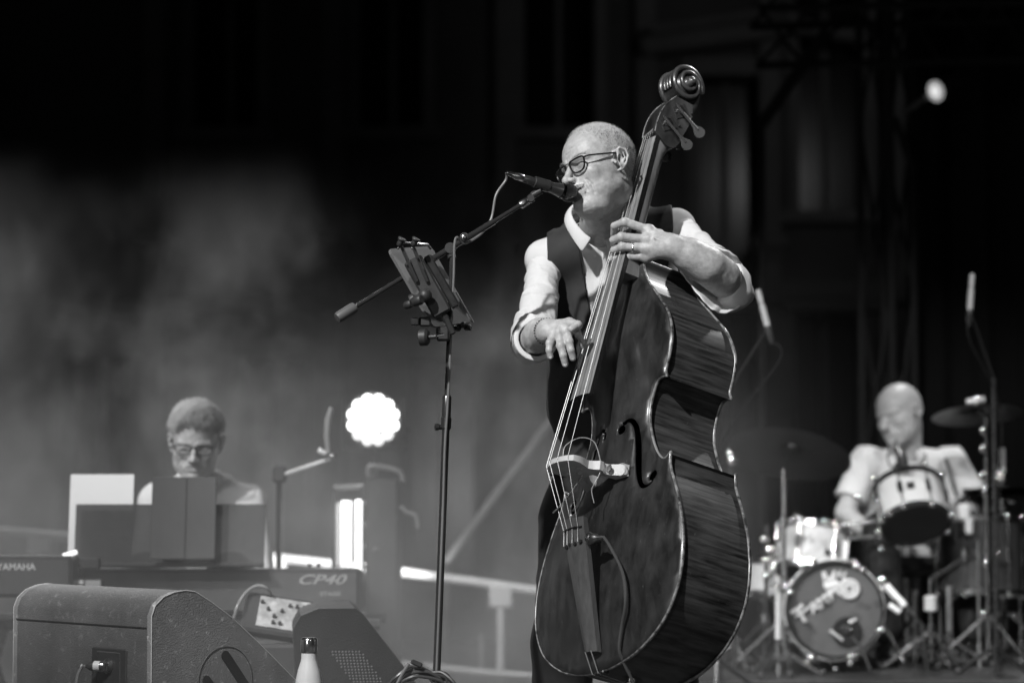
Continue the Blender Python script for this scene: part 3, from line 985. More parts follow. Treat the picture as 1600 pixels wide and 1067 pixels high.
# glasses
def loop2(cx, sg):
    pts = [(-2.45, 1.25), (-1.2, 1.62), (.6, 1.66), (2.25, 1.45), (2.65, .7), (2.35, -.6), (1.6, -1.55), (.2, -1.85), (-1.3, -1.6), (-2.2, -.7)]
    out = []
    for x, z in pts:
        X = cx + sg * x
        out.append(HW(X, -9.85 + .16 * abs(X) ** 1.35 * .5 - .10 * z + (0.0), z - .25))
    return spline(out, 5, closed=True)
gl = mat('spectacle_black', .015, .22, spec=.7)
mb = MB()
for sg in (-1, 1):
    mb.tube(loop2(sg * 3.45, sg), .0026, 8, closed=True)
mb.tube(spline([HW(-1.05, -9.9, .9), HW(0, -10.15, 1.15), HW(1.05, -9.9, .9)], 5), .0013, 8)
specs = mb.build('spectacles', gl, bassist, world=True)
for sg in (-1, 1):
    mb = MB()
    mb.tube(spline([HW(sg * 6.1, -9.0, .85), HW(sg * 7.1, -8.0, .95), HW(sg * 7.7, -4, 1.2), HW(sg * 7.95, -.4, 1.45), HW(sg * 8.1, 1.2, 1.1), HW(sg * 7.9, 2.4, -.6)], 6), .0024, 8)
    mb.build('temple', gl, specs, world=True)
glass = mat('spectacle_lens', .04, .03, spec=.5, alpha=.24)
for sg in (-1, 1):
    L_ = loop2(sg * 3.45, sg)
    c_ = sum(L_, Vector()) / len(L_)
    v = [tuple(c_)] + [tuple(x) for x in L_]
    f = [(0, i + 1, (i + 1) % len(L_) + 1) for i in range(len(L_))]
    obj_from('lens', v, f, glass, specs, 180, True)

# ring and bead bracelet
a, b = LFING[2][0][0], LFING[2][0][1]
c_ = a * .42 + b * .58
MB().torus(c_, b - a, .0112, .0016, 24, 8).build('ring', CHROME, bassist, world=True)
dirn = RW_ * .8 + RE * .2
axis = Vector(RW_ - RE).normalized()
mb = MB(); u_ = axis.orthogonal().normalized(); w_ = axis.cross(u_)
wc = Vector(RW_ * .93 + RE * .07)
for k in range(30):
    an = 2 * math.pi * k / 30
    mb.sphere(wc + (u_ * math.cos(an) + w_ * math.sin(an)) * .0335, .0030, 8, 6)
mb.build('bracelet', mat('dark_beads', .05, .2, spec=.8), bassist, world=True)
# ================================================================== the double bass
def wood(name, dark, light, scale, stretch, contrast=(.35, .65), rough=.28, coat=.5, fleck=0.0, detail=6):
    m = bpy.data.materials.new(name); m.use_nodes = True
    nt = m.node_tree; b = nt.nodes['Principled BSDF']; L = nt.links
    tc = nt.nodes.new('ShaderNodeTexCoord'); mp = nt.nodes.new('ShaderNodeMapping'); mp.inputs['Scale'].default_value = stretch
    mp.inputs['Rotation'].default_value = (0.12, 0, 0)
    L.new(tc.outputs['Object'], mp.inputs['Vector'])
    n = nt.nodes.new('ShaderNodeTexNoise'); n.inputs['Scale'].default_value = scale; n.inputs['Detail'].default_value = detail; n.inputs['Roughness'].default_value = .6
    n.inputs['Distortion'].default_value = .25
    L.new(mp.outputs[0], n.inputs['Vector'])
    n3 = nt.nodes.new('ShaderNodeTexNoise'); n3.inputs['Scale'].default_value = 5.0; n3.inputs['Detail'].default_value = 3
    L.new(tc.outputs['Object'], n3.inputs['Vector'])
    a1 = nt.nodes.new('ShaderNodeMath'); a1.operation = 'MULTIPLY_ADD'; a1.inputs[1].default_value = .45
    L.new(n3.outputs['Fac'], a1.inputs[0])
    L.new(n.outputs['Fac'], a1.inputs[2])
    cr = nt.nodes.new('ShaderNodeMapRange')
    cr.inputs['From Min'].default_value = contrast[0] + .22; cr.inputs['From Max'].default_value = contrast[1] + .22
    cr.inputs['To Min'].default_value = dark; cr.inputs['To Max'].default_value = light
    L.new(a1.outputs[0], cr.inputs['Value'])
    out = cr.outputs[0]
    if fleck:
        v = nt.nodes.new('ShaderNodeTexNoise'); v.inputs['Scale'].default_value = 95; v.inputs['Detail'].default_value = 4; v.inputs['Roughness'].default_value = .75
        mp2 = nt.nodes.new('ShaderNodeMapping'); mp2.inputs['Scale'].default_value = (1.6, 1, .55)
        L.new(tc.outputs['Object'], mp2.inputs['Vector']); L.new(mp2.outputs[0], v.inputs['Vector'])
        r = nt.nodes.new('ShaderNodeMapRange'); r.inputs['From Min'].default_value = .66; r.inputs['From Max'].default_value = .80
        r.inputs['To Min'].default_value = 0; r.inputs['To Max'].default_value = fleck
        L.new(v.outputs['Fac'], r.inputs['Value'])
        ad = nt.nodes.new('ShaderNodeMath'); ad.operation = 'ADD'
        L.new(out, ad.inputs[0]); L.new(r.outputs[0], ad.inputs[1]); out = ad.outputs[0]
    L.new(out, b.inputs['Base Color'])
    rr = nt.nodes.new('ShaderNodeMapRange'); rr.inputs['To Min'].default_value = rough * .7; rr.inputs['To Max'].default_value = rough * 1.5
    L.new(n3.outputs['Fac'], rr.inputs['Value']); L.new(rr.outputs[0], b.inputs['Roughness'])
    b.inputs['Specular IOR Level'].default_value = .5 if coat > .1 else .2
    b.inputs['Coat Weight'].default_value = coat; b.inputs['Coat Roughness'].default_value = .18
    bp = nt.nodes.new('ShaderNodeBump'); bp.inputs['Strength'].default_value = .12; bp.inputs['Distance'].default_value = .004
    L.new(n.outputs['Fac'], bp.inputs['Height']); L.new(bp.outputs[0], b.inputs['Normal'])
    return m
VARN = wood('dark_varnished_spruce', .007, .038, 10, (3, 3, 1.3), (.34, .76), .40, .25, .24, detail=9)
FLAME = wood('flamed_maple_rib', .008, .125, 14, (.8, .55, 7), (.28, .92), .44, .06, .12, detail=6)
BACKW = wood('varnished_back', .01, .05, 8, (3, 3, 1), (.3, .7), .3, .4)
WORN = wood('worn_plate_edge', .02, .26, 55, (1, 1, 1), (.35, .6), .35, .3)
NECKW = wood('neck_maple', .12, .26, 12, (3, 3, .8), (.3, .7), .3, .4)
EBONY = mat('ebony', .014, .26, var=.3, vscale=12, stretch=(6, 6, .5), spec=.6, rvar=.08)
FBMAT = mat('lit_ebony_fingerboard', .20, .34, var=.35, vscale=14, stretch=(12, 6, .4), spec=.8, rvar=.06)  # reflected light on the playing face put into its pale colour
BRIDGEW = mat('pale_bridge_maple', .50, .5, var=.10, vscale=24, stretch=(1, 3, 1))
STRING = mat('string_steel', .30, .42, .6)

bass = thing('double_bass', 'dark worn double bass with flamed ribs and pale bridge leaning on the singer', 'double bass', BASS_LOC, BASS_ROT)

segA = [(.0, 1.092), (.030, 1.087), (.042, 1.045), (.068, 1.0), (.116, .945), (.166, .885), (.192, .82), (.190, .765), (.179, .722), (.186, .700)]
segB = [(.186, .700), (.152, .700), (.131, .66), (.127, .60), (.148, .54), (.176, .494), (.204, .474), (.228, .486)]
segC = [(.228, .486), (.233, .445), (.270, .368), (.300, .285), (.312, .205), (.300, .122), (.252, .045), (.165, -.010), (.07, -.034), (0, -.038)]
def half():
    out = []
    for s in (segA, segB, segC):
        q = [(p.x, p.y) for p in spline([(a, b, 0) for a, b in s], 6)]
        out += q[:-1]
    return out + [(0, -.038)]
HALF = half()
OUT = HALF + [(-x, z) for x, z in reversed(HALF[1:-1])]
OUTA = np.array(OUT)
def inset(poly, d):
    A = np.array(poly); n = len(A)
    t = np.roll(A, -1, 0) - np.roll(A, 1, 0); t /= np.linalg.norm(t, axis=1)[:, None]
    nr = np.stack([-t[:, 1], t[:, 0]], 1)
    c = A + nr * 1e-4
    # orientation: inside is the side where the polygon area shrinks
    area = .5 * np.sum(A[:, 0] * np.roll(A[:, 1], -1) - np.roll(A[:, 0], -1) * A[:, 1])
    return A + nr * (d if area > 0 else -d)
def edge_dist(P2):
    A = OUTA; B = np.roll(OUTA, -1, 0)
    d = np.full(len(P2), 9.)
    for a, b in zip(A, B):
        ba = b - a; pa = P2 - a
        t = np.clip(pa @ ba / max(ba @ ba, 1e-12), 0, 1)
        d = np.minimum(d, np.hypot(*(pa - t[:, None] * ba).T))
    return d
def yback(z): return .200 if z < .80 else .200 - .055 * ((z - .80) / .29) ** 1.2 if z < 1.2 else .145

# f holes
FCEN = [(.038, .600), (.060, .608), (.081, .588), (.096, .545), (.107, .495), (.119, .450), (.137, .415), (.160, .407), (.178, .420)]
FW = [.006, .006, .0085, .0105, .0110, .0095, .0065, .0045, .003]
def f_shapes(sg):
    c = spline([(a, b, 0) for a, b in FCEN], 5); N = len(c)
    ws = np.interp(np.linspace(0, 1, N), np.linspace(0, 1, len(FW)), FW)
    Lf, Rt = [], []
    for i in range(N):
        t = (c[min(N - 1, i + 1)] - c[max(0, i - 1)]).normalized(); nn = Vector((-t.y, t.x, 0))
        Lf.append(c[i] + nn * ws[i]); Rt.append(c[i] - nn * ws[i])
    stroke = [(sg * p.x, p.y) for p in Lf + Rt[::-1]]
    def circ(cx, cz, r): return [(sg * (cx + r * math.cos(2 * math.pi * k / 18)), cz + r * math.sin(2 * math.pi * k / 18)) for k in range(18)]
    return [stroke, circ(.036, .586, .0125), circ(.172, .434, .0145)]
def in_poly(pt, poly):
    x, y = pt; r = False; n = len(poly); j = n - 1
    for i in range(n):
        xi, yi = poly[i]; xj, yj = poly[j]
        if (yi > y) != (yj > y) and x < (xj - xi) * (y - yi) / (yj - yi) + xi: r = not r
        j = i
    return r
shapes = f_shapes(1) + f_shapes(-1)
def plate(front=True):
    pts = [Vector(p) for p in OUT]; edges = [(i, (i + 1) % len(OUT)) for i in range(len(OUT))]
    if front:
        for s in shapes:
            b = len(pts); pts += [Vector(p) for p in s]; edges += [(b + i, b + (i + 1) % len(s)) for i in range(len(s))]
    g = []
    for ix in range(-16, 17):
        for iz in range(0, 58):
            q = (ix * .02, -.03 + iz * .02)
            if in_poly(q, OUT): g.append(q)
    dd = edge_dist(np.array(g))
    g = [q for q, d in zip(g, dd) if d > .010 and not (front and any(in_poly(q, s) for s in shapes))]
    b = len(pts); pts += [Vector(p) for p in g]
    vo, eo, fo, *_ = delaunay_2d_cdt(pts, edges, [], 0, 1e-5)
    V2 = np.array([(v.x, v.y) for v in vo])
    F = []
    for f in fo:
        c = V2[list(f)].mean(0)
        if not in_poly(c, OUT): continue
        if front and any(in_poly(c, s) for s in shapes): continue
        F.append(tuple(f))
    d = edge_dist(V2)
    if front:
        y = -.003 + .002 * np.exp(-(d / .006) ** 2) - .026 * (1 - np.exp(-(np.maximum(d - .012, 0) / .085) ** 2)) - .004 * np.exp(-(V2[:, 0] / .12) ** 2)
    else:
        y = np.array([yback(z) for z in V2[:, 1]]) + .006
    V3_ = np.stack([V2[:, 0], y, V2[:, 1]], 1)
    return V3_, F
v, f = plate(True)
table = obj_from('table', v, f, VARN, bass, 40)
m = table.modifiers.new('thick', 'SOLIDIFY'); m.thickness = .007; m.offset = 0
v, f = plate(False)
back = obj_from('back_plate', v, f, BACKW, bass, 40)
m = back.modifiers.new('thick', 'SOLIDIFY'); m.thickness = .005; m.offset = 0
def edge_tube(y_of, r, name):
    n = len(OUT); pts = [Vector((x, y_of(z), z)) for x, z in inset(OUT, -.001)]
    mb = MB(); v, f = [], []; m_ = 8
    A = inset(OUT, 1.0) - OUTA
    for (x, z), nr in zip(OUT, A):
        nr = nr / (np.linalg.norm(nr) + 1e-9)
        for k in range(m_):
            a = 2 * math.pi * k / m_
            v.append((x - nr[0] * math.cos(a) * r, y_of(z) + math.sin(a) * r * 1.5, z - nr[1] * math.cos(a) * r))
    for i in range(n):
        j = (i + 1) % n
        for k in range(m_):
            k2 = (k + 1) % m_
            f.append((i * m_ + k, i * m_ + k2, j * m_ + k2, j * m_ + k))
    return obj_from(name, v, f, WORN, bass, 60)
edge_tube(lambda z: -.002, .0030, 'table_edge')
edge_tube(lambda z: yback(z) + .004, .0030, 'back_edge')
# ribs: one strip round the body
rin = inset(OUT, .006)
rv, rf = [], []
K = 7
for (x, z) in rin:
    for k in range(K):
        t = k / (K - 1)
        rv.append((x, .002 + (yback(z) - .0) * t, z))
n = len(rin)
for i in range(n):
    j = (i + 1) % n
    for k in range(K - 1):
        rf.append((i * K + k, j * K + k, j * K + k + 1, i * K + k + 1))
obj_from('ribs', rv, rf, FLAME, bass, 40)

# neck, fingerboard, nut
Z_NUT, Z_FB = 1.452, .652
def fb_w(z): return .0215 + (.0430 - .0215) * (Z_NUT - z) / (Z_NUT - Z_FB)
def fb_y(z): return string_y(z) + .007 + .008 * (Z_NUT - z) / (Z_NUT - Z_FB)
v, f = [], []
NS, NC = 14, 11
for i in range(NS + 1):
    z = Z_FB + (Z_NUT - Z_FB) * i / NS; w = fb_w(z)
    prof = []
    for k in range(NC):
        u = -1 + 2 * k / (NC - 1)
        prof.append((w * u, fb_y(z) + .0085 * u * u * (w / .043)))
    prof += [(w, fb_y(z) + .020), (-w, fb_y(z) + .020)]
    v += [(a, b, z) for a, b in prof]
m_ = NC + 2
for i in range(NS):
    for k in range(m_):
        k2 = (k + 1) % m_
        f.append((i * m_ + k, i * m_ + k2, (i + 1) * m_ + k2, (i + 1) * m_ + k))
f += [tuple(range(m_)), tuple(reversed(range(NS * m_, NS * m_ + m_)))]
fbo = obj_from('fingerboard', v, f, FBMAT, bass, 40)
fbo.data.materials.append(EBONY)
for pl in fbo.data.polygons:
    if abs(pl.normal.y) < .7: pl.material_index = 1  # side faces take black ebony in place of their shade
v, f = [], []
NS = 16
for i in range(NS + 1):
    t = i / NS; z = 1.02 + (1.462 - 1.02) * t; w = fb_w(z) * .97; y0 = fb_y(z) + .020
    dep = .034 + .10 * max(0, 1 - t / .22) ** 1.5 + .03 * max(0, (t - .86) / .14) ** 2
    for k in range(11):
        a = math.pi * k / 10
        v.append((w * math.cos(a), y0 + dep * math.sin(a) ** .8, z))
for i in range(NS):
    for k in range(10):
        f.append((i * 11 + k, i * 11 + k + 1, (i + 1) * 11 + k + 1, (i + 1) * 11 + k))
    f.append((i * 11 + 10, i * 11, (i + 1) * 11, (i + 1) * 11 + 10))
f += [tuple(reversed(range(11))), tuple(range(NS * 11, NS * 11 + 11))]
obj_from('neck', v, f, NECKW, bass, 50)
MB().box((0, fb_y(Z_NUT) + .003, Z_NUT + .005), (.043, .022, .009), bevel=.002).build('nut', EBONY, bass)

# peg box: two cheeks, a back and the scroll
front = [(.002, 1.460), (.006, 1.492), (.018, 1.530), (.040, 1.566), (.062, 1.590)]
rear = [(.118, 1.585), (.121, 1.552), (.110, 1.515), (.095, 1.480), (.084, 1.452), (.066, 1.432), (.044, 1.432)]
fp = [(p.x, p.y) for p in spline([(a, b, 0) for a, b in front], 4)]
rp = [(p.x, p.y) for p in spline([(a, b, 0) for a, b in rear], 4)]
cheek = fp + rp
inner_y = [(a - .016, b) for a, b in rp]
def yz_prism(mb, poly, x0, x1):
    n = len(poly)
    v = [(x0, a, b) for a, b in poly] + [(x1, a, b) for a, b in poly]
    # fan about centroid keeps the concave outline clean
    vo, eo, fo, *_ = delaunay_2d_cdt([Vector(p) for p in poly], [(i, (i + 1) % n) for i in range(n)], [], 1, 1e-6)
    P2 = [(q.x, q.y) for q in vo]
    base = len(mb.v); N = len(P2)
    mb.add([(x0, a, b) for a, b in P2] + [(x1, a, b) for a, b in P2], [tuple(f) for f in fo] + [tuple(N + i for i in reversed(f)) for f in fo] + [(i, (i + 1) % n, N + (i + 1) % n, N + i) for i in range(n)])
    return mb
mb = MB()
for sg in (-1, 1):
    yz_prism(mb, cheek, sg * .016, sg * .0285)
yz_prism(mb, rp + [(a - .02, b + .004) for a, b in reversed(rp)], -.016, .016)
pb = mb.build('peg_box', BACKW, bass, sharp=30)
for sg in (-1, 1): MB().tube([(sg * .0285, a, b) for a, b in fp], .0014, 6).build('peg_box_edge', WORN, pb)
# scroll
CY, CZ = .094, 1.640
mb = MB()
mb.cyl((-.024, CY, CZ), (.024, CY, CZ), .0455, 40)
for sg in (-1, 1):
    pts, rs = [], []
    for k in range(70):
        u = k / 69; a = math.radians(-60 + 900 * u) * -1
        R = .0490 * (1 - u) ** .9 + .006
        x = sg * (.024 + .026 * u ** .9)
        pts.append((x, CY - R * math.cos(a + 2.2), CZ + R * math.sin(a + 2.2))); rs.append(.0085 * (1 - .45 * u))
    mb.tube(pts, rs, 8)
    mb.lathe((sg * .024, CY, CZ), (sg, 0, 0), [(.040, -.002), (.030, .006), (.018, .014), (.011, .022), (.0085, .034), (.005, .036)], 24)
pts = []
for k in range(40):
    a = math.radians(205 - 250 * k / 39)
    pts.append((CY + .0475 * math.cos(a), CZ + .0475 * math.sin(a)))
for x in (-.012, 0.0, .012):
    mb.tube([(x, a, b) for a, b in pts], .0055, 6)
mb.tube([(.0, .118, 1.575), (.0, .132, 1.60), (.0, .141, 1.63), (0, .138, 1.655)], [.024, .022, .017, .012], 10)
mb.build('scroll', BACKW, bass, sharp=60)
# machine heads
for sg in (-1, 1):
    for i, (a, b) in enumerate([(.030, 1.500), (.068, 1.552)]):
        for j in (0,):
            mbp = MB()
            mbp.box((sg * .0300, a + .012, b - .003), (.002, .050, .036), rot=(math.radians(32), 0, 0), bevel=.001)
            for q in ((-.017, -.012), (-.017, .012), (.032, -.016), (.036, .004)):
                mbp.sphere((sg * .0318, a + .012 + q[0], b + q[1]), .0034, 8, 6)
            h = mbp.build('tuning_machine', BLACKM if i else BLACKM, bass)
            MB().lathe((sg * .031, a + .010, b), (sg, 0, 0), [(.012, 0), (.012, .004), (.005, .005), (.005, .008), (0, .008)], 20).build('gear', STEEL, h)
            st = (sg * .037, a - .008, b + .006); dr = Vector((sg * .10, .80, -.62)).normalized()
            e = Vector(st) + dr * .088
            MB().tube([st, Vector(st) + dr * .05, e], [.0042, .0042, .0050], 8).build('shaft', mat('satin_shaft', .35, .22, .9), h)
            # ear shaped button
            v, f = [], []
            n1 = Vector((sg, 0, 0)); sd = dr.cross(n1).normalized()
            prof = [(0, .004), (.010, .007), (.022, .017), (.034, .019), (.040, .012), (.043, .004)]
            mbb = MB(); L_, R_ = [], []
            for t, w in prof:
                L_.append(e + dr * (t - .02) + sd * w); R_.append(e + dr * (t - .02) - sd * w)
            poly = L_ + R_[::-1]; nn_ = len(poly)
            mbb.add([p + n1 * .002 for p in poly] + [p - n1 * .002 for p in poly], [tuple(range(nn_)), tuple(reversed(range(nn_, 2 * nn_)))] + [(k, (k + 1) % nn_, nn_ + (k + 1) % nn_, nn_ + k) for k in range(nn_)])
            mbb.build('key', mat('satin_key', .12, .3, .5), h)

# bridge
half_b = [(.0, -.196), (.022, -.1935), (.042, -.187), (.058, -.176), (.061, -.160), (.054, -.140), (.047, -.122), (.055, -.108), (.066, -.100), (.064, -.088), (.054, -.078), (.058, -.062), (.070, -.052), (.088, -.040), (.090, -.0275), (.044, -.0305), (.043, -.045), (.038, -.066), (.022, -.088), (0, -.094)]
poly = [(x, y) for x, y in half_b] + [(-x, y) for x, y in reversed(half_b[1:-1])]
heart = [[(sg * (.026 + .007 * math.cos(2 * math.pi * k / 14)), -.136 + .009 * math.sin(2 * math.pi * k / 14)) for k in range(14)] for sg in (-1, 1)] + [[(.008 * math.cos(2 * math.pi * k / 12), -.118 + .007 * math.sin(2 * math.pi * k / 12)) for k in range(12)]]
n = len(poly); pts = [Vector(p) for p in poly]; ed = [(i, (i + 1) % n) for i in range(n)]
for s in heart:
    b = len(pts); pts += [Vector(p) for p in s]; ed += [(b + i, b + (i + 1) % len(s)) for i in range(len(s))]
vo, eo, fo, *_ = delaunay_2d_cdt(pts, ed, [], 0, 1e-6)
V2 = [(q.x, q.y) for q in vo]; F = []
for f_ in fo:
    c = np.mean([V2[i] for i in f_], 0)
    if in_poly(c, poly) and not any(in_poly(c, s) for s in heart): F.append(tuple(f_))
zb = .462
def th(y): return .0065 + .0085 * min(1, max(0, (y + .196) / .15))
N = len(V2)
vv = [(x, y, zb + th(y)) for x, y in V2] + [(x, y, zb - th(y)) for x, y in V2]
ff = F + [tuple(N + i for i in reversed(f_)) for f_ in F]
loops = [list(range(n))]; b = n
for s in heart: loops.append(list(range(b, b + len(s)))); b += len(s)
for lp in loops:
    ff += [(lp[i], lp[(i + 1) % len(lp)], N + lp[(i + 1) % len(lp)], N + lp[i]) for i in range(len(lp))]
bridge = obj_from('bridge', vv, ff, BRIDGEW, bass, 30)
# adjuster wheels
for sg in (-1, 1):
    MB().lathe((sg * .064, -.072, zb), (0, 1, 0), [(.0095, 0), (.0095, .003), (.0095, .003)], 20).build('adjuster', CHROME, bridge)

# tailpiece
T0, T1 = .325, .004
def tp_y(z): return -.136 + (.136 - .042) * (T0 - z) / (T0 - T1)
v, f = [], []
NS, NC = 10, 9
for i in range(NS + 1):
    t = i / NS; z = T0 + (T1 - T0) * t; w = .047 - .022 * t
    for k in range(NC):
        u = -1 + 2 * k / (NC - 1)
        v.append((w * u, tp_y(z) + .012 * abs(u) ** 1.3, z))
    v += [(w, tp_y(z) + .026, z), (-w, tp_y(z) + .026, z)]
m_ = NC + 2
for i in range(NS):
    for k in range(m_):
        k2 = (k + 1) % m_
        f.append((i * m_ + k, i * m_ + k2, (i + 1) * m_ + k2, (i + 1) * m_ + k))
f += [tuple(range(m_)), tuple(reversed(range(NS * m_, NS * m_ + m_)))]
TPM = mat('tailpiece_ebony', .07, .33, var=.25, vscale=10, stretch=(8, 8, .5), spec=.7)
tail = obj_from('tailpiece', v, f, TPM, bass, 40)
mb = MB(); mb.tube([(-.040, tp_y(.300) + .008, .300), (-.015, tp_y(.3) - .0015, .300), (.015, tp_y(.3) - .0015, .300), (.040, tp_y(.300) + .008, .300)], .0022, 6)
mb.build('saddle_fret', EBONY, tail)
for i, x in enumerate((-.030, -.011, .011, .030)):
    MB().lathe((x, tp_y(.262) + .002 + abs(x) * .16, .262 + (i % 2) * .003), (0, -1, 0), [(.0055, 0), (.0055, .0035), (.001, .0036)], 14).build('string_hole', mat('hole_black', .004, .9), tail)
# strings
xs_b = [-.050, -.018, .016, .048]; yb = [-.183, -.1955, -.1960, -.186]
for i in range(4):
    u = (-.0145, -.005, .005, .0145)[i]
    r = (.0011, .0010, .0009, .0008)[i]
    yn = string_y(Z_NUT) + .0005 * 0 - .0008
    xt = (-.030, -.011, .011, .030)[i]
    tp = tp_y(.300) + .001 + abs(xt) * .18 - .003
    pts = [(u * .6, .030 + .008 * i, 1.50 + .012 * i), (u, yn - .001, Z_NUT + .006), (xs_b[i], yb[i] - .0012, zb), (xt, tp, .300), (xt, tp + .004, .262)]
    MB().tube(pts[:2], r, 6).build('string_end', STRING, bass)
    MB().tube(pts[1:], r, 6).build('string', STRING, bass)
# tail wire, end pin
mb = MB()
for sg in (-1, 1):
    mb.tube([(sg * .012, -.040, .006), (sg * .012, -.012, -.045), (sg * .008, .06, -.049), (sg * .004, .10, -.052)], .0015, 6)
mb.build('tail_wire', STRING, bass)
mb = MB(); mb.box((0, .002, -.040), (.05, .020, .010), bevel=.002)
mb.build('bottom_saddle', EBONY, bass)
mb = MB(); mb.lathe((0, .10, -.036), (0, 0, -1), [(.024, 0), (.024, .012), (.018, .020), (.015, .03), (.017, .034), (.017, .044), (.012, .048), (.012, .060), (.0, .062)], 24)
mb.build('end_pin_collar', CHROME, bass)
pz = (BM @ Vector((0, .10, 0))).z / math.cos(math.radians(20.1))
mb = MB(); mb.cyl((0, .10, -.08), (0, .10, -(pz - .018)), .006, 14)
mb.lathe((0, .10, -(pz - .035)), (0, 0, -1), [(.006, -.01), (.012, 0), (.011, .02), (.004, .026)], 14)
mb.build('end_pin', STEEL, bass)
# pickup: wire loop on the bridge, jack on the tailpiece, beaded wire
mb = MB()
mb.tube(spline([(.026, -.187, zb + .010), (.028, -.183, .500), (.040, -.150, .527), (.055, -.118, .522), (.060, -.098, .48), (.058, -.092, .45), (.052, -.10, .42), (.042, -.102, .40), (.04, -.09, .37)], 6), .0012, 6)
mb.build('pickup_wire', mat('grey_wire', .35, .4), bass)
mb = MB(); mb.torus((.081, -.045, zb), (.25, -1, 0), .016, .0013, 20, 6)
mb.build('pickup_band', mat('grey_wire', .35, .4), bridge)
mb = MB()
pp = spline([(-.042, -.155, .345), (-.022, -.142, .37), (-.004, -.125, .41), (.004, -.110, .445)], 12)
for q in pp: mb.sphere(q, .0024, 7, 5)
mb.build('bead_chain', STEEL, bass)
mb = MB()
mb.lathe((.050, tp_y(.27) + .020, .272), (.65, .1, -.10), [(.011, 0), (.013, .006), (.013, .020), (.010, .026), (.007, .034), (.0055, .050)], 18)
mb.torus((.052, tp_y(.27) + .018, .272), (.65, .1, -.1), .014, .002, 20, 6)
jack = mb.build('pickup_jack', STEEL, bass)
pts = spline([(.098, tp_y(.27) + .028, .268), (.125, -.085, .235), (.150, -.060, .17), (.150, -.045, .10), (.122, -.03, .05), (.105, -.02, .0), (.10, .00, -.03), (.09, .05, -.10), (.05, .03, -.20), (.10, -.05, -.34)], 8)
cb = MB().tube(pts, .0040, 8).build('instrument_cable', CABLE, None)
cb.location = BASS_LOC; cb.rotation_euler = BASS_ROT
tag(cb, 'black instrument cable curving down over the front of the double bass from its tailpiece', 'cable')
# ================================================================== microphone, boom stand, clip-on holder
MY = 6.27
BX0, BX1 = P(826, 313, 6.28), P(548, 484, 6.06)          # boom from the clip end to the counterweight end
bdir = (BX1 - BX0).normalized()
def on_boom(px):
    t = (px - 826) / (548 - 826)
    return BX0.lerp(BX1, t)
base_pt = P(674, 1262, 6.12); base_pt.z = 0
top_pt = P(707, 392, 6.17)
stand = thing('microphone_stand', 'black boom microphone stand with round weighted base in front of the singing bassist', 'mic stand', base_pt)
BLK = mat('satin_black_tube', .03, .22, spec=.8, rvar=.05, vscale=40)
def along(t): return base_pt.lerp(top_pt, t)
def at_y(py): # parameter from pixel row
    return (1262 - py) / (1262 - 392)
MB().lathe(base_pt, (0, 0, 1), [(.13, 0), (.135, .006), (.13, .016), (.03, .028), (.02, .05), (.0125, .06)], 36).build('base', mat('cast_iron_black', .03, .5), stand, world=True)
MB().tube([along(.02), along(at_y(640))], .0098, 14).build('lower_tube', BLK, stand, world=True)
MB().tube([along(at_y(650)), along(1.0)], .0068, 12).build('upper_tube', BLK, stand, world=True)
ax = (top_pt - base_pt).normalized()
col = MB().lathe(along(at_y(672)), ax, [(.0105, 0), (.0135, .004), (.0135, .03), (.0115, .032), (.0115, .084), (.009, .088)], 20).build('height_collar', BLK, stand, world=True)
MB().lathe(along(at_y(668)) + Vector((0, 0, 0)), (-1, -.3, 0), [(.006, .008), (.007, .018), (.009, .02), (.009, .028), (.004, .03)], 12).build('clamp_screw', BLACKM, col, world=True)
# clutch
piv = on_boom(701)
mb = MB(); mb.tube([along(.985), piv + Vector((0, .012, 0))], .011, 14); mb.cyl(piv + Vector((0, -.016, 0)), piv + Vector((0, .02, 0)), .014, 20)
cl = mb.build('clutch', BLACKP, stand, world=True)
kn = on_boom(722) + Vector((0, -.018, .004))
mb = MB(); mb.lathe(kn, (.15, -1, .1), [(.010, 0), (.0115, .004), (.0115, .014), (.009, .016)], 18)
mb.build('clutch_knob', BLACKP, cl, world=True)
mb = MB(); mb.lathe(kn + Vector((.002, -.016, .001)), (.15, -1, .1), [(.006, 0), (.006, .003), (.004, .004)], 12); mb.build('clutch_screw', STEEL, cl, world=True)
MB().tube([BX0 + bdir * .012, BX1], .0062, 12).build('boom', BLK, stand, world=True)
MB().tube([on_boom(770), on_boom(640)], .0085, 12).build('boom_sleeve', BLK, stand, world=True)
MB().lathe(on_boom(556), bdir, [(.0062, 0), (.0135, .004), (.0145, .012), (.0145, .052), (.0125, .060), (.0, .061)], 20).build('counterweight', mat('grey_rubber', .10, .5), stand, world=True)
MB().lathe(BX0 + bdir * .03, -bdir, [(.0085, 0), (.0105, .004), (.0105, .022), (.0075, .03), (.006, .036)], 18).build('boom_end', STEEL, stand, world=True)
# clip
mc0, mc1 = P(818, 279, 6.262), P(896, 304, 6.318)          # tail and head of the mic
md = (mc1 - mc0).normalized()
cp = mc0 + md * .052
mb = MB(); mb.tube([BX0 - bdir * .008, BX0 - bdir * .016 + Vector((0, 0, .006)), cp + Vector((0, 0, -.016))], [.008, .010, .009], 12)
mb.lathe(BX0 + Vector((.006, -.014, .004)), (0, 1, 0), [(.009, 0), (.011, .003), (.011, .024), (.009, .028)], 16)
mb.lathe(cp - md * .022, md, [(.0125, 0), (.0155, .002), (.0165, .044), (.0135, .046)], 20, close=False)
mb.build('microphone_clip', BLACKP, stand, world=True)
mic = thing('microphone', 'black handheld vocal microphone with round grille at the singing bassist\'s mouth', 'microphone', mc0)
MB().lathe(mc0, md, [(.0, 0), (.009, 0), (.0105, .003), (.0112, .018), (.0120, .050), (.0150, .085), (.0185, .106), (.0195, .110)], 28).build('body', mat('mic_black', .03, .3, spec=.7, rvar=.05), mic, world=True)
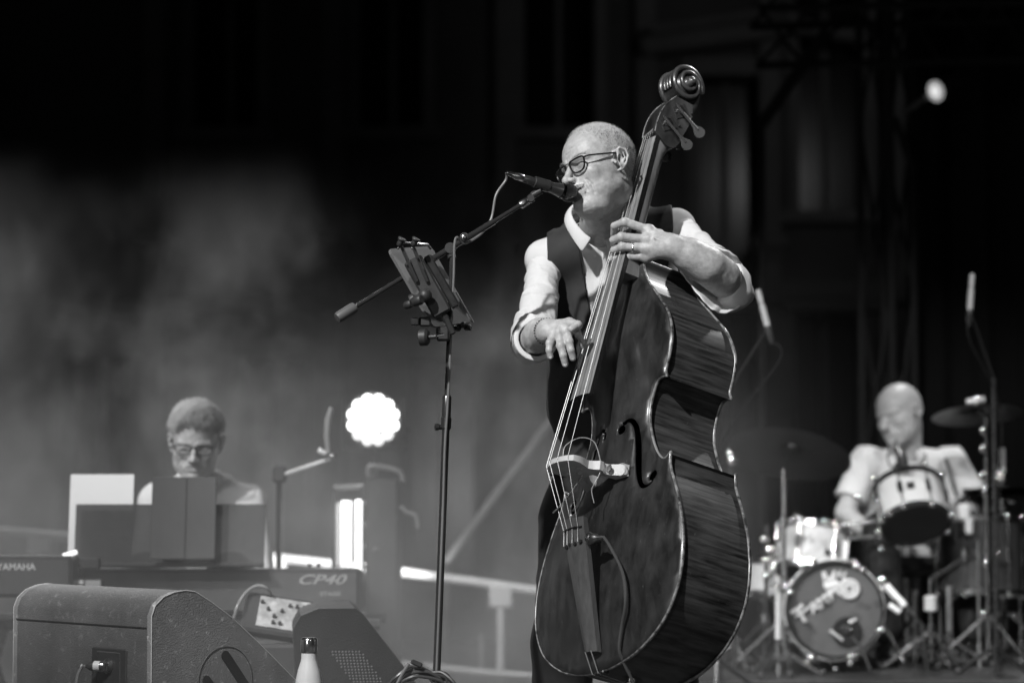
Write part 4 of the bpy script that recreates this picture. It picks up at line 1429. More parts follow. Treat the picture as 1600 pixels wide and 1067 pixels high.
MB().lathe(mc0 + md * .110, md, [(.0195, 0), (.0215, .001), (.0215, .007), (.0195, .008)], 28).build('collar_ring', mat('dark_ring', .12, .25, 1.0), mic, world=True)
gr = MB(); gc = mc0 + md * .120
gr.lathe(mc0 + md * .117, md, [(.0195, 0), (.0235, .008), (.0245, .017), (.0230, .027), (.0175, .036), (.009, .0405), (.0, .0415)], 32)
gr.build('grille', mat('grille_black_mesh', .05, .4, .6, bump=1.0, bscale=1400), mic, world=True)
MB().lathe(mc0, -md, [(.0085, 0), (.0095, .002), (.0095, .022), (.0075, .026), (.0065, .040), (.0045, .052)], 18).build('plug', STEEL, mic, world=True)
tail = mc0 - md * .05
cpts = [tail, P(790, 282, 6.25), P(775, 305, 6.24), P(768, 340, 6.235), P(755, 362, 6.22), P(735, 377, 6.19), P(723, 380, 6.17), P(714, 371, 6.150), P(710, 384, 6.145), P(709, 430, 6.145), P(704, 540, 6.14), P(699, 640, 6.135), P(695, 700, 6.13), P(692, 800, 6.12), P(688, 900, 6.11), P(684, 1000, 6.11), P(679, 1100, 6.10), P(668, 1200, 6.09), Vector((base_pt.x + .05, base_pt.y - .14, .035)), Vector((base_pt.x + .3, base_pt.y - .5, .006)), Vector((base_pt.x + .2, base_pt.y - 1.4, .006))]
mcab = MB().tube(spline(cpts, 8), .0032, 8).build('microphone_cable', mat('grey_cable', .17, .38, spec=.6), None)
tag(mcab, 'grey microphone cable looping from the singer\'s microphone along the boom and down the stand', 'cable')

# clip-on tablet holder with its tablet
HY = 6.10
hold = thing('tablet_holder', 'black jointed clamp holder on the singer\'s microphone stand', 'holder', P(690, 530, 6.12))
tabl = thing('tablet', 'slim grey backed tablet held by the clamp on the microphone stand', 'tablet', P(668, 450, 6.16))
ta, tb, tc_, td = P(606, 390, 6.08), P(672, 385, 6.20), P(739, 503, 6.24), P(676, 512, 6.10)
def slab(mb, c4, th):
    c4 = [Vector(c) for c in c4]; n = (c4[1] - c4[0]).cross(c4[3] - c4[0]).normalized()
    cen = sum(c4, Vector()) / 4
    pts = []
    for i in range(4):
        a, b, c = c4[i - 1], c4[i], c4[(i + 1) % 4]
        for t in (.06, 0.02):
            pts.append(b.lerp(a, t) if t == .06 else b.lerp(a, t).lerp(c, t))
        pts.append(b.lerp(c, .06))
    N = len(pts)
    mb.add([p + n * th / 2 for p in pts] + [p - n * th / 2 for p in pts], [tuple(range(N)), tuple(reversed(range(N, 2 * N)))] + [(i, (i + 1) % N, N + (i + 1) % N, N + i) for i in range(N)])
    return n
mb = MB(); tn = slab(mb, (ta, tb, tc_, td), .008)
mb.build('back_shell', mat('tablet_grey_back', .16, .38, spec=.5), tabl, world=True, smooth=False)
mb = MB(); k = .97; cc_ = (ta + tb + tc_ + td) / 4
s2 = [cc_ + (c - cc_) * .96 + tn * .0052 for c in (ta, tb, tc_, td)]
mb.add(s2, [(0, 1, 2, 3)]); s3 = [c - tn * .0104 for c in s2]
fs = mb.build('screen', mat('dark_screen', .02, .08, spec=.6), tabl, world=True, smooth=False)
edge = MB().tube([P(712, 456, 6.215), P(739, 504, 6.235)], .0032, 8).build('bright_edge', mat('silver_edge', .6, .3, 1.0), tabl, world=True)
# arms and rollers
def pt(x, y, Y=HY): return P(x, y, Y)
for (x0, y0, x1, y1) in ((627, 384, 652, 440), (646, 386, 668, 440)):
    MB().tube([pt(x0, y0, 6.06), pt(x1, y1, 6.07)], .0048, 8).build('arm', BLACKP, hold, world=True)
for x in (626, 648):
    r = MB(); r.lathe(pt(x - 3, 384, 6.05), (.45, -.25, .85), [(.006, 0), (.008, .004), (.0075, .012), (.010, .015), (.0115, .018), (.0105, .021), (.0, .022)], 18)
    r.build('roller', BLACKP, hold, world=True)
    MB().sphere(pt(x - 4, 388, 6.03), .0035, 8, 6).build('roller_pin', STEEL, hold, world=True)
MB().tube([pt(627, 379, 6.06), pt(655, 381, 6.10), pt(668, 382, 6.14), pt(673, 389, 6.15)], .0034, 8).build('top_hook', STEEL, hold, world=True)
MB().box(pt(668, 448, 6.085), (.05, .02, .16), rot=(0, math.radians(-29), 0), bevel=.005).build('back_plate', BLACKP, hold, world=True)
MB().box(pt(690, 440, 6.10), (.022, .02, .15), rot=(0, math.radians(-30), 0), bevel=.004).build('spine', BLACKM, hold, world=True)
mb = MB(); mb.sphere(pt(664, 462, 6.05), .018, 16, 10); mb.lathe(pt(640, 470, 6.05), (.9, 0, .3), [(.013, 0), (.015, .004), (.015, .012), (.010, .016), (.010, .03)], 18)
mb.build('ball_joint', BLACKP, hold, world=True)
for (x, y, r, l) in ((652, 470, .013, .03), (638, 476, .0105, .022)):
    MB().lathe(pt(x, y, 6.03), (.75, -.55, .25), [(r * .8, -l / 2), (r, -l * .35), (r, l * .35), (r * .8, l / 2)], 18).build('joint_knob', BLACKP, hold, world=True)
MB().box(pt(648, 503, 6.06), (.022, .024, .020), bevel=.003).build('jaw', BLACKM, hold, world=True)
MB().box(pt(664, 503, 6.07), (.030, .02, .024), bevel=.004).build('jaw', BLACKP, hold, world=True)
MB().lathe(pt(664, 527, 6.05), (.96, -.25, .05), [(.018, -.014), (.0215, -.012), (.0215, .004), (.016, .010), (.006, .011), (.006, .03)], 26).build('clamp_wheel', BLACKP, hold, world=True)
MB().cyl(pt(676, 525, 6.05), pt(692, 522, 6.08), .0035, 10).build('clamp_bolt', CHROME, hold, world=True)
MB().box(pt(692, 522, 6.115), (.034, .036, .036), bevel=.005).build('clamp_block', BLACKP, hold, world=True)
MB().box(pt(697, 497, 6.09), (.016, .012, .09), rot=(0, math.radians(-24), 0), bevel=.003).build('lever', BLACKM, hold, world=True)
for (x, y) in ((722, 508), (731, 512), (714, 513)):
    MB().lathe(pt(x, y, 6.20), (.8, -.6, 0), [(.006, -.01), (.0085, -.006), (.0085, .006), (.005, .01)], 12).build('lower_grip', BLACKM, hold, world=True)

# ================================================================== floor monitors
def dusty(name, base, dust, rough=.6):
    m = mat(name, base, rough, var=.25, vscale=6, bump=.25, bscale=220)
    nt = m.node_tree; b = nt.nodes['Principled BSDF']; L = nt.links
    src = b.inputs['Base Color'].links[0].from_socket
    n = nt.nodes.new('ShaderNodeTexNoise'); n.inputs['Scale'].default_value = 38; n.inputs['Detail'].default_value = 7; n.inputs['Roughness'].default_value = .8
    r = nt.nodes.new('ShaderNodeMapRange'); r.inputs['From Min'].default_value = .56; r.inputs['From Max'].default_value = .70; r.inputs['To Max'].default_value = dust
    a = nt.nodes.new('ShaderNodeMath'); a.operation = 'ADD'
    tc = nt.nodes.new('ShaderNodeTexCoord')
    L.new(tc.outputs['Object'], n.inputs['Vector']); L.new(n.outputs['Fac'], r.inputs['Value']); L.new(src, a.inputs[0]); L.new(r.outputs[0], a.inputs[1]); L.new(a.outputs[0], b.inputs['Base Color'])
    return m
WEDGE_SIDE = dusty('dusty_grey_cabinet', .17, .38)
WEDGE_BACK = dusty('dark_cabinet_back', .07, .12)
WEDGE_EDGE = mat('worn_cabinet_edge', .45, .5)
def wedge(name, label, C, ang, width, prof, hole=True, grille=False, mats=(WEDGE_SIDE, WEDGE_BACK)):
    """C: world corner on the floor; local x runs along the side panel, local -y... the back runs to local +y"""
    t = thing(name, label, 'monitor speaker', C, (0, 0, ang))
    # side panel lies in local y=0 plane, cabinet extends to +y by width
    n = len(prof)
    def skin(y0, y1, nm, m):
        mb = MB()
        vo, eo, fo, *_ = delaunay_2d_cdt([Vector(p) for p in prof], [(i, (i + 1) % n) for i in range(n)], [], 1, 1e-6)
        P2 = [(q.x, q.y) for q in vo]; N = len(P2)
        mb.add([(x, y0, z) for x, z in P2] + [(x, y1, z) for x, z in P2], [tuple(f) for f in fo] + [tuple(N + i for i in reversed(f)) for f in fo] + [(i, (i + 1) % n, N + (i + 1) % n, N + i) for i in range(n)])
        return mb.build(nm, m, t, sharp=30)
    s1 = skin(0, .018, 'side_panel', mats[0]); skin(.018, width - .018, 'cabinet', mats[1]); s2 = skin(width - .018, width, 'side_panel', mats[0])
    k = [p for p in prof if p[1] > .15]
    for y in (.0, width):
        MB().tube([(x, y, z) for x, z in k], .0014, 6).build('edge_trim', WEDGE_EDGE if mats[1] is WEDGE_BACK else RUBBER, t)
    return t, s1
CW = P(237, 1000, 6.0); CW.z = 0
ang = math.atan2(.70, .714)
dirx = Vector((math.cos(ang), math.sin(ang), 0))
def on_side(px, py):
    d = P(px, py, 1.0) - Vector((0, 0, CAM_Z)); nrm = Vector((-dirx.y, dirx.x, 0)); t = (CW.dot(nrm)) / d.dot(nrm)
    q = Vector((0, 0, CAM_Z)) + d * t; return ((q - CW).dot(dirx), q.z)
top = [on_side(*q) for q in ((237, 962), (243, 945), (256, 932), (272, 925), (290, 922), (305, 924), (330, 940), (362, 964), (392, 992), (425, 1024), (462, 1062))]
sl = on_side(462, 1062)
prof = [(0, 0), (0, .30)] + top + [(sl[0] + .12, sl[1] - .17), (sl[0] + .10, .0)]
# profile runs counter clockwise for the triangulation
wedge_o, sp = wedge('floor_monitor', 'scuffed grey floor monitor with round cable socket at the front left corner', CW, ang, .615, prof)
# side handle slots, recessed ring
SLOT = mat('slot_black', .008, .8)
def side_local(px, py): u, z = on_side(px, py); return u, z
for (a, b, w) in (((352, 1024), (392, 1085), .026), ((322, 1062), (350, 1100), .024)):
    (u0, z0), (u1, z1) = side_local(*a), side_local(*b)
    d = Vector((u1 - u0, z1 - z0)); L_ = d.length; d /= L_; nn = Vector((-d.y, d.x)); pts = []
    for k in range(9):
        an = math.pi / 2 + math.pi * k / 8
        pts.append((u0 + (d.x * math.cos(an) + nn.x * math.sin(an)) * w / 2, z0 + (d.y * math.cos(an) + nn.y * math.sin(an)) * w / 2))
    for k in range(9):
        an = -math.pi / 2 + math.pi * k / 8
        pts.append((u1 + (d.x * math.cos(an) + nn.x * math.sin(an)) * w / 2, z1 + (d.y * math.cos(an) + nn.y * math.sin(an)) * w / 2))
    N = len(pts); mb = MB(); mb.add([(x, -.0025, z) for x, z in pts] + [(x, .004, z) for x, z in pts], [tuple(range(N)), tuple(reversed(range(N, 2 * N)))] + [(i, (i + 1) % N, N + (i + 1) % N, N + i) for i in range(N)])
    mb.build('handle_slot', SLOT, sp)
u, z = side_local(352, 1062)
MB().torus((u, -.001, z), (0, 1, 0), .085, .0012, 48, 6).build('handle_ring', WEDGE_BACK, sp)
# back panel (local x=0 plane, facing -x): joint line, recess with connector
mb = MB(); zt = on_side(237, 962)[1]
mb.box((-.0015, .31, zt - .03), (.003, .58, .003)); mb.build('panel_joint', SLOT, wedge_o)
def back_pt(px, py, off=0.0):
    nrm = dirx; d = P(px, py, 1.0) - Vector((0, 0, CAM_Z)); t = (CW - nrm * off).dot(nrm) / d.dot(nrm)
    q = Vector((0, 0, CAM_Z)) + d * t; yv = Vector((-dirx.y, dirx.x, 0)); return ((q - CW).dot(yv), q.z)
yc, zc = back_pt(172, 1040)
mb = MB(); mb.box((-.002, yc, zc - .015), (.006, .15, .12), bevel=.003); plate_ = mb.build('connector_plate', mat('recess_black', .02, .6), wedge_o)
MB().torus((-.004, yc, zc - .015), (1, 0, 0), .07, .002, 4, 6).build('plate_rim', WEDGE_BACK, plate_)
mb = MB(); mb.lathe((-.004, yc, zc), (-1, 0, 0), [(.019, 0), (.019, .006), (.015, .008), (.015, .012)], 24); mb.build('socket', STEEL, plate_)
plug = thing('speaker_plug', 'pale ringed plug in the back of the front left floor monitor', 'plug', CW + dirx * -.01 + Vector((0, 0, zc)))
yv = Vector((-dirx.y, dirx.x, 0)); s0 = CW - dirx * .014 + yv * yc + Vector((0, 0, zc))
pd = (-dirx * .55 + yv * .84).normalized()
MB().lathe(s0, pd, [(.013, 0), (.0145, .004), (.0145, .012), (.0125, .013)], 22).build('lock_ring', CHROME, plug, world=True)
MB().lathe(s0 + pd * .013, pd, [(.0135, 0), (.0135, .016), (.0125, .017)], 22).build('sleeve', mat('pale_sleeve', .6, .4), plug, world=True)
MB().lathe(s0 + pd * .030, pd, [(.0125, 0), (.0115, .010), (.007, .018), (.0045, .022)], 20).build('boot', BLACKP, plug, world=True)
e0 = s0 + pd * .05
cb = MB().tube(spline([e0, e0 + pd * .02 + Vector((0, 0, -.004)), P(128, 1040, 5.98), P(120, 1062, 5.95), P(118, 1120, 5.93), P(118, 1240, 5.92), Vector((P(118, 1240, 5.9).x, 5.7, .006)), Vector((-1.1, 4.8, .006))], 8), .0042, 8).build('speaker_cable', mat('grey_cable', .17, .38, spec=.6), None)
tag(cb, 'grey speaker cable bending down from the plug on the front left floor monitor', 'cable')
# second monitor, darker, seen behind the bottle
C2 = P(470, 1000, 6.9); C2.z = 0
ang2 = math.radians(6)
d2 = Vector((math.cos(ang2), math.sin(ang2), 0))
prof2 = [(0, 0), (-.02, .42), (0.0, .455), (.05, .475), (.155, .475), (.175, .46), (.30, .30), (.40, .16), (.38, 0)]
w2, sp2 = wedge('floor_monitor', 'black floor monitor with perforated grille standing behind the steel bottle', C2, ang2, .5, prof2, mats=(mat('black_cabinet', .010, .7, var=.3, bump=.2, bscale=200), mat('black_cabinet', .03)))
mb = MB()
for i in range(34):
    for j in range(12):
        u = .01 + j * .0095 + (i % 2) * .0047; z = .43 - i * .0085
        x = u + (.43 - z) * .72 + .02
        if (z < .36 and not .12 < x - (.43 - z) * .72 < .16 or z < .30 and x < .10) and 0.005 < x < .395 and z < .475 - max(0, x - .165) * 1.18:
            mb.lathe((x, -.0012, z), (0, -1, 0), [(.0026, 0), (.0022, .0012)], 6)
g = mb.build('grille_dots', mat('perforated_grille', .16, .5), w2); g['kind'] = 'stuff'
mb = MB()
for i in range(16):
    for j in range(5):
        mb.lathe((-.05 + j * .0095 + (i % 2) * .0047, -.0012, .36 - i * .0085), (0, -1, 0), [(.0026, 0), (.0022, .0012)], 6)

# bottle on a small black case
bot_top = P(483, 995, 6.12)
case_top = bot_top.z - .262
case = thing('equipment_case', 'low black case under the steel bottle at the bottom edge', 'case', (bot_top.x, bot_top.y, 0))
MB().box((0, 0, case_top / 2 + .005), (.34, .26, case_top - .01), bevel=.008).build('case_body', BLACKP, case)
MB().box((0, 0, case_top * .7), (.344, .264, .008)).build('lid_seam', STEEL, case)
for sx in (-1, 1): MB().box((sx * .12, -.133, case_top * .7), (.03, .008, .04), bevel=.002).build('latch', STEEL, case)
bottle = thing('steel_bottle', 'pale matt steel drinking bottle with shiny ribbed cap at the bottom edge', 'bottle', (bot_top.x, bot_top.y, case_top))
MB().lathe((0, 0, 0), (0, 0, 1), [(.030, 0), (.0345, .003), (.0350, .02), (.0350, .135), (.0335, .155), (.028, .180), (.0215, .200), (.0195, .210), (.0195, .224)], 40).build('body', mat('pale_matt_bottle', .62, .32, spec=.5, var=.04), bottle)
MB().lathe((0, 0, .2245), (0, 0, 1), [(.0205, 0), (.0215, .0015), (.0215, .030), (.0205, .034), (.017, .0372), (.0, .0378)], 40).build('cap', CHROME, bottle)
MB().lathe((0, 0, .2225), (0, 0, 1), [(.0198, 0), (.0198, .002)], 30).build('seal', BLACKP, bottle)
# bundle of cable hanging on the stand
coil = thing('cable_coil', 'black cable coiled and hung at the foot of the singer\'s microphone stand', 'cable', P(660, 1075, 6.10))
rg = random.Random(4)
for k in range(9):
    c = P(658 + rg.uniform(-8, 8), 1092 + rg.uniform(-6, 8), 6.08 + rg.uniform(-.02, .02))
    pts = [c + Vector((math.cos(a) * (.075 + rg.uniform(-.012, .012)), math.sin(a * 2 + k) * .014 + rg.uniform(-.004, .004), math.sin(a) * (.070 + rg.uniform(-.010, .010)))) for a in [2 * math.pi * i / 14 for i in range(14)]]
    MB().tube(spline(pts, 4, closed=True), .0042, 7, closed=True).build('cable_loop', CABLE, coil, world=True)
MB().tube(spline([P(621, 1067, 6.05), P(630, 1050, 6.05), P(639, 1036, 6.05)], 6), .0042, 8).build('cable_end', mat('grey_cable', .17), coil, world=True)
MB().box(P(651, 1036, 6.05), (.03, .012, .012), rot=(0, .4, 0), bevel=.003).build('cable_tie', BLACKP, coil, world=True)
# ================================================================== keyboard player at the left
def simple_person(name, label, HCk, HRk, HSk, NBk, CHk, PEk, arms, legs, shirt_m, hairf=None, floor=0.0, mouth=0.4, shirt_sleeve='long', trou=TROUSER, res=.0045):
    """seated musician: body mesh (head, arms with hands, legs), shirt, trousers, shoes. arms: [(S,E,W,fingers dir)]"""
    t = thing(name, label, 'person', (PEk[0], PEk[1], floor))
    HRk = np.array(HRk, np.float32); HCk = np.array(HCk, np.float32)
    def loc(p): return ((p - HCk) @ HRk) / HSk
    W_ = lambda x, y, z: HCk + HRk @ (np.array([x, y, z]) * .01 * HSk)
    def hd(p):
        d = head_sdf(loc(p).astype(np.float32), mouth, .45, True, 1.08) * HSk
        return smin(d, s_cone(p, W_(0, 3.0, -5), NBk + np.array([0, .01, -.02]), .055, .062), .025)
    parts = [sdf_mesh(hd, HCk - np.array([.15, .16, .24]), HCk + np.array([.15, .16, .15]), .0032)]
    for (S, E, Wr, fd) in arms:
        side = np.cross(fd, (Wr - E)); side = np.cross(Wr - E, np.array([0, 0, 1.])); side /= np.linalg.norm(side)
        fd = fd / np.linalg.norm(fd); F = []
        for k in range(4):
            o = Wr + fd * .075 + side * (.020 * (k - 1.5)); L_ = (.038, .043, .040, .032)[k]
            dn = np.array([0, 0, -1.])
            F.append(([o, o + fd * L_ * .9 + dn * .006, o + fd * L_ * 1.4 + dn * .022, o + fd * L_ * 1.6 + dn * .040], [.0115, .010, .009, .008]))
        th_ = ([Wr + fd * .02 + side * .02, Wr + fd * .06 + side * .045, Wr + fd * .08 + side * .05 + np.array([0, 0, -.02])], [.016, .012, .0095])
        def am(p, F=F, th_=th_, S=S, E=E, Wr=Wr):
            return smin(hand_sdf(p, Wr, F, th_, .022, .0135), s_chain(p, [Wr, (Wr + E) * .5, E, (E + S) * .5], [.027, .036, .043, .045], .02), .015)
        allp = np.array([S, E, Wr] + [q for f in F for q in f[0]])
        parts.append(sdf_mesh(am, allp.min(0) - .07, allp.max(0) + .07, res))
    def core_(p):
        d = s_ell(p, CHk, (.15, .10, .20))
        d = smin(d, s_ell(p, PEk, (.15, .11, .13)), .1)
        for L in legs: d = smin(d, s_chain(p, L, [.075, .055, .04], .03), .03)
        return d
    allp = np.array([CHk, PEk] + [q for L in legs for q in L])
    parts.append(sdf_mesh(core_, allp.min(0) - .25, allp.max(0) + .25, .016))
    V, F = join_meshes(parts)
    obj_from('body', V, F, SKIN, t, 180, True)
    Bf = basis((1, .3, .2), 5, 17)
    def shirt_(p):
        d = s_ell(p, CHk, (.195, .135, .24))
        d = smin(d, s_ell(p, (CHk + PEk) / 2, (.18, .14, .22)), .06)
        d = smin(d, s_ell(p, PEk, (.175, .14, .14)), .06)
        for (S, E, Wr, fd) in arms:
            d = smin(d, s_cone(p, NBk + np.array([0, .01, -.04]), S, .052, .062), .05)
            end = E if shirt_sleeve == 'short' else Wr
            if shirt_sleeve == 'short':
                m_ = S + (E - S) * .75
                d = smin(d, smax(s_cone(p, S, S + (E - S) * 1.1, .066, .072), s_plane(p, m_, E - S), .005), .02)
            else:
                d = smin(d, smax(s_chain(p, [S, E, Wr], [.066, .060, .044], .03), s_plane(p, Wr - (Wr - E) * .12, Wr - E) * 1.0 if False else -1 + 0 * p[:, 0], .005), .02)
        d = d - .007 * np.maximum(0, ridged(p @ Bf.T + 2.0))
        return smax(d, -s_cone(p, NBk + np.array([0, 0, -.01]), W_(0, 1.5, -10), .060, .075), .004)
    allp = np.array([CHk, PEk, NBk] + [q for a in arms for q in a[:3]])
    v, q = sdf_mesh(shirt_, allp.min(0) - .24, allp.max(0) + .12, .006)
    sh = obj_from('shirt', v, q, shirt_m, t, 180, True)
    # collar
    mbv, mbf = [], []
    n = 30
    for i in range(n + 1):
        u = i / n; a = math.radians(-90 + 20 + 320 * u); fr = abs(u - .5) * 2
        dv = np.array([math.cos(a), math.sin(a) * .95, 0]); b0 = NBk + np.array([0, .0, .01])
        for rr, zz in ((.066, -.02), (.066, .028 - .02 * fr ** 3), (.071, .028 - .02 * fr ** 3), (.088 + .01 * fr ** 6, -.012 - .035 * fr ** 6)):
            mbv.append(b0 + dv * rr + np.array([0, 0, zz]))
        if i:
            b = 4 * i
            for j in range(3): mbf.append((b - 4 + j, b + j, b + j + 1, b - 3 + j))
    o = obj_from('collar', mbv, mbf, shirt_m, t, 180, True); m = o.modifiers.new('t', 'SOLIDIFY'); m.thickness = .002
    def tr_(p):
        d = s_ell(p, PEk + np.array([0, 0, -.03]), (.18, .145, .14))
        for L in legs: d = smin(d, s_chain(p, [L[0], L[1], L[2] + np.array([0, 0, .03])], [.095, .075, .065], .03), .03)
        return d - .004 * np.maximum(0, ridged(p * 14))
    allp = np.array([PEk] + [q for L in legs for q in L])
    v, q = sdf_mesh(tr_, allp.min(0) - .2, allp.max(0) + .2, .012)
    obj_from('trousers', v, q, trou, t, 180, True)
    for L in legs:
        a = L[2]; a = np.array([a[0], a[1], floor + .09])
        fwd = np.array([0, -1, 0])
        def s_(p, a=a):
            d = s_chain(p, [a + np.array([0, .03, -.045]), a + np.array([0, -.09, -.055]), a + np.array([0, -.17, -.062])], [.042, .040, .032], .02)
            return smax(d, -(p[:, 2] - floor - .003), .004)
        v, q = sdf_mesh(s_, a + np.array([-.07, -.25, -.11]), a + np.array([.07, .1, .05]), .009)
        obj_from('shoe', v, q, SHOE, t, 180, True)
    return t, hd, W_, loc, HRk

KY = 8.3
kH = PN(306, 692, KY)
kR = Euler((math.radians(14), math.radians(3), math.radians(4))).to_matrix()
kNB = PN(312, 752, KY + .10); kCH = PN(315, 840, KY + .16); kPE = np.array([kCH[0], KY + .22, .50])
kS1, kS2 = PN(246, 785, KY + .13), PN(384, 787, KY + .13)
kE1, kE2 = PN(232, 905, KY + .05), PN(400, 905, KY + .05)
kW1, kW2 = PN(262, 893, KY + .02), PN(372, 893, KY + .02)
legs = [[kPE + np.array([-.10, -.02, 0]), kPE + np.array([-.14, -.42, .02]), np.array([kPE[0] - .14, KY - .12, .09])], [kPE + np.array([.10, -.02, 0]), kPE + np.array([.14, -.42, .02]), np.array([kPE[0] + .14, KY - .12, .09])]]
kp, khd, kW, kloc, kRm = simple_person('person', 'keyboard player in glasses and white shirt looking down behind the music boards at the left', kH, kR, 1.05, kNB, kCH, kPE,
    [(kS1, kE1, kW1, np.array([.15, -1, -.1])), (kS2, kE2, kW2, np.array([-.15, -1, -.1]))], legs, SHIRT)
# hair: short full hair as a sculpted cap with strands
def khair(p):
    q = kloc(p).astype(np.float32)
    d = s_ell(q, (0, .012, .042), (.080, .101, .089))
    d = smin(d, s_ell(q, (-.012, -.036, .088), (.055, .050, .040)), .02)
    d = smax(d, -(q[:, 2] + .01 - .9 * np.maximum(-q[:, 1] + .01, 0) + .012 * vnoise(q * 55)), .006)
    d = d - .003 * np.maximum(0, ridged(q @ basis((1, .2, .1), 12, 60).T)) - .006 * vnoise(q * 38) - .003 * vnoise(q * 110)
    return d * 1.05
v, q = sdf_mesh(khair, kH - .16, kH + .18, .004)
obj_from('hair', v, q, mat('salt_pepper_hair', .24, .7, var=.5, vscale=60, stretch=(4, 1, 1), bump=.5, bscale=220), kp, 180, True)
n = 9000; rng = np.random.RandomState(5)
dl = rng.normal(size=(n, 3)); dl[:, 2] = np.abs(dl[:, 2]) + .1; dl /= np.linalg.norm(dl, axis=1)[:, None]
p, nn = scatter_on(lambda p: khair(p.astype(np.float32)), kW(0, 1, 4), dl @ kRm.T, .2, 18)
dv = nn + rng.normal(size=(n, 3)) * .5; dv /= np.linalg.norm(dv, axis=1)[:, None]
spikes('hair_strands', p, dv, .020, .0008, HAIRM, kp)
def kgl(cx, sg, W_):
    pts = [(-2.4, 1.2), (0, 1.5), (2.4, 1.3), (2.7, 0), (1.9, -1.3), (0, -1.6), (-1.9, -1.3), (-2.6, 0)]
    return spline([W_(cx + sg * x, -9.9 + .08 * abs(cx + sg * x) ** 1.3, z - .2) for x, z in pts], 4, closed=True)
mb = MB()
for sg in (-1, 1):
    mb.tube(kgl(sg * 3.4, sg, kW), .0022, 6, closed=True)
    mb.tube([kW(sg * 6.1, -9.2, .8), kW(sg * 7.6, -5, 1.1), kW(sg * 8.0, .5, 1.3)], .002, 6)
mb.tube([kW(-1, -9.9, .8), kW(1, -9.9, .8)], .002, 6)
ksp = mb.build('spectacles', gl, kp, world=True)
for sg in (-1, 1):
    L_ = kgl(sg * 3.4, sg, kW); c_ = sum(L_, Vector()) / len(L_)
    obj_from('lens', [tuple(c_)] + [tuple(x) for x in L_], [(0, i + 1, (i + 1) % len(L_) + 1) for i in range(len(L_))], glass, ksp, 180, True)
bench = thing('keyboard_bench', 'padded black bench under the seated keyboard player', 'bench', (kPE[0], kPE[1], 0))
MB().box((0, .02, .37), (.55, .32, .06), bevel=.015).build('seat', BLACKP, bench)
for sx in (-1, 1):
    for sy in (-1, 1): MB().cyl((sx * .22, .02 + sy * .12, .34), (sx * .25, .02 + sy * .15, 0), .012, 10).build('leg', BLACKM, bench)

# ---- lettering helper
def lettering(text, size, loc, rot, m, parent=None, extrude=.0004, align='CENTER', shear=0.0, bold=0.0, xscale=1.0, name='lettering'):
    c = bpy.data.curves.new(name, 'FONT'); c.body = text; c.size = size; c.extrude = extrude; c.align_x = align; c.align_y = 'CENTER'; c.shear = shear; c.offset = bold
    tmp = bpy.data.objects.new(name, c); COL.objects.link(tmp)
    dg = bpy.context.evaluated_depsgraph_get()
    me = bpy.data.meshes.new_from_object(tmp.evaluated_get(dg))
    bpy.data.objects.remove(tmp); me.materials.clear(); me.materials.append(m)
    o = bpy.data.objects.new(name, me); COL.objects.link(o)
    o.location = loc; o.rotation_euler = rot; o.scale = (xscale, 1, 1)
    if parent is not None: o.parent = parent
    return o
PRINT = mat('pale_print', .62, .5)
KEYB = mat('keyboard_dark_grey', .06, .42, var=.15, vscale=10)
# ---- keyboards
def keyboard(name, label, px0, px1, py0, py1, Y, yaw=0.0):
    a, b = P(px0, py0, Y), P(px1, py1, Y)
    w, h = b.x - a.x, a.z - b.z; c = (a + b) / 2
    t = thing(name, label, 'keyboard', (c.x, Y, c.z - h / 2), (0, 0, yaw))
    cs_ = MB().box((0, .07, h / 2), (w, .14, h * .92), bevel=.012); cs_.box((0, .24, h * .38), (w, .20, h * .60), bevel=.008); cs_.build('case', KEYB, t)
    MB().box((0, .006, h * .92), (w * .99, .012, h * .10), bevel=.004).build('rear_rail', BLACKP, t)
    nw = int(w * .9 / .0235)
    k0 = None; me = None
    for i in range(min(nw, 52)):
        if me is None:
            k0 = MB().box((0, 0, 0), (.0225, .14, .012), bevel=.002).build('white_key', mat('key_ivory', .75, .3), t); o = k0
        else:
            o = k0.copy(); COL.objects.link(o); o.parent = t
        o.location = (-w * .45 + .0235 * (i + .5), .235, h * .68 + .007)
    kb = None
    for i in range(min(nw, 52) - 1):
        if i % 7 in (2, 6): continue
        if kb is None:
            kb = MB().box((0, 0, 0), (.011, .09, .012), bevel=.002).build('black_key', mat('key_black', .02, .3), t); o = kb
        else:
            o = kb.copy(); COL.objects.link(o); o.parent = t
        o.location = (-w * .45 + .0235 * (i + 1), .205, h * .68 + .016)
    return t, w, h
k1, w1, h1 = keyboard('stage_piano', 'dark grey keyboard with pale maker\'s lettering at the left edge', -260, 112, 866, 936, 7.75)
lettering('YAMAHA', .030, ((25 - (-260 + 112) / 2) / F_PX * 7.75, -.0022, h1 * .72), (math.pi / 2, 0, 0), PRINT, k1, bold=.0006)
k2, w2_, h2 = keyboard('stage_piano', 'long dark stage piano facing away with CP40 STAGE lettering at its right end', 96, 562, 886, 962, 7.95)
xk = lambda px: (px - (96 + 562) / 2) / F_PX * 7.95
lettering('CP40', .044, (xk(500), -.0022, h2 * .74), (math.pi / 2, 0, 0), mat('dull_print', .30, .4), k2, shear=.35, bold=.0006, xscale=1.6)
lettering('STAGE', .018, (xk(516), -.0022, h2 * .45), (math.pi / 2, 0, 0), mat('dull_print', .30, .4), k2, bold=.0004, xscale=1.3)
for px in (482, 496): MB().lathe((xk(px), .03, h2), (0, 0, 1), [(.006, 0), (.006, .012), (.0, .013)], 12).build('rear_knob', BLACKP, k2)
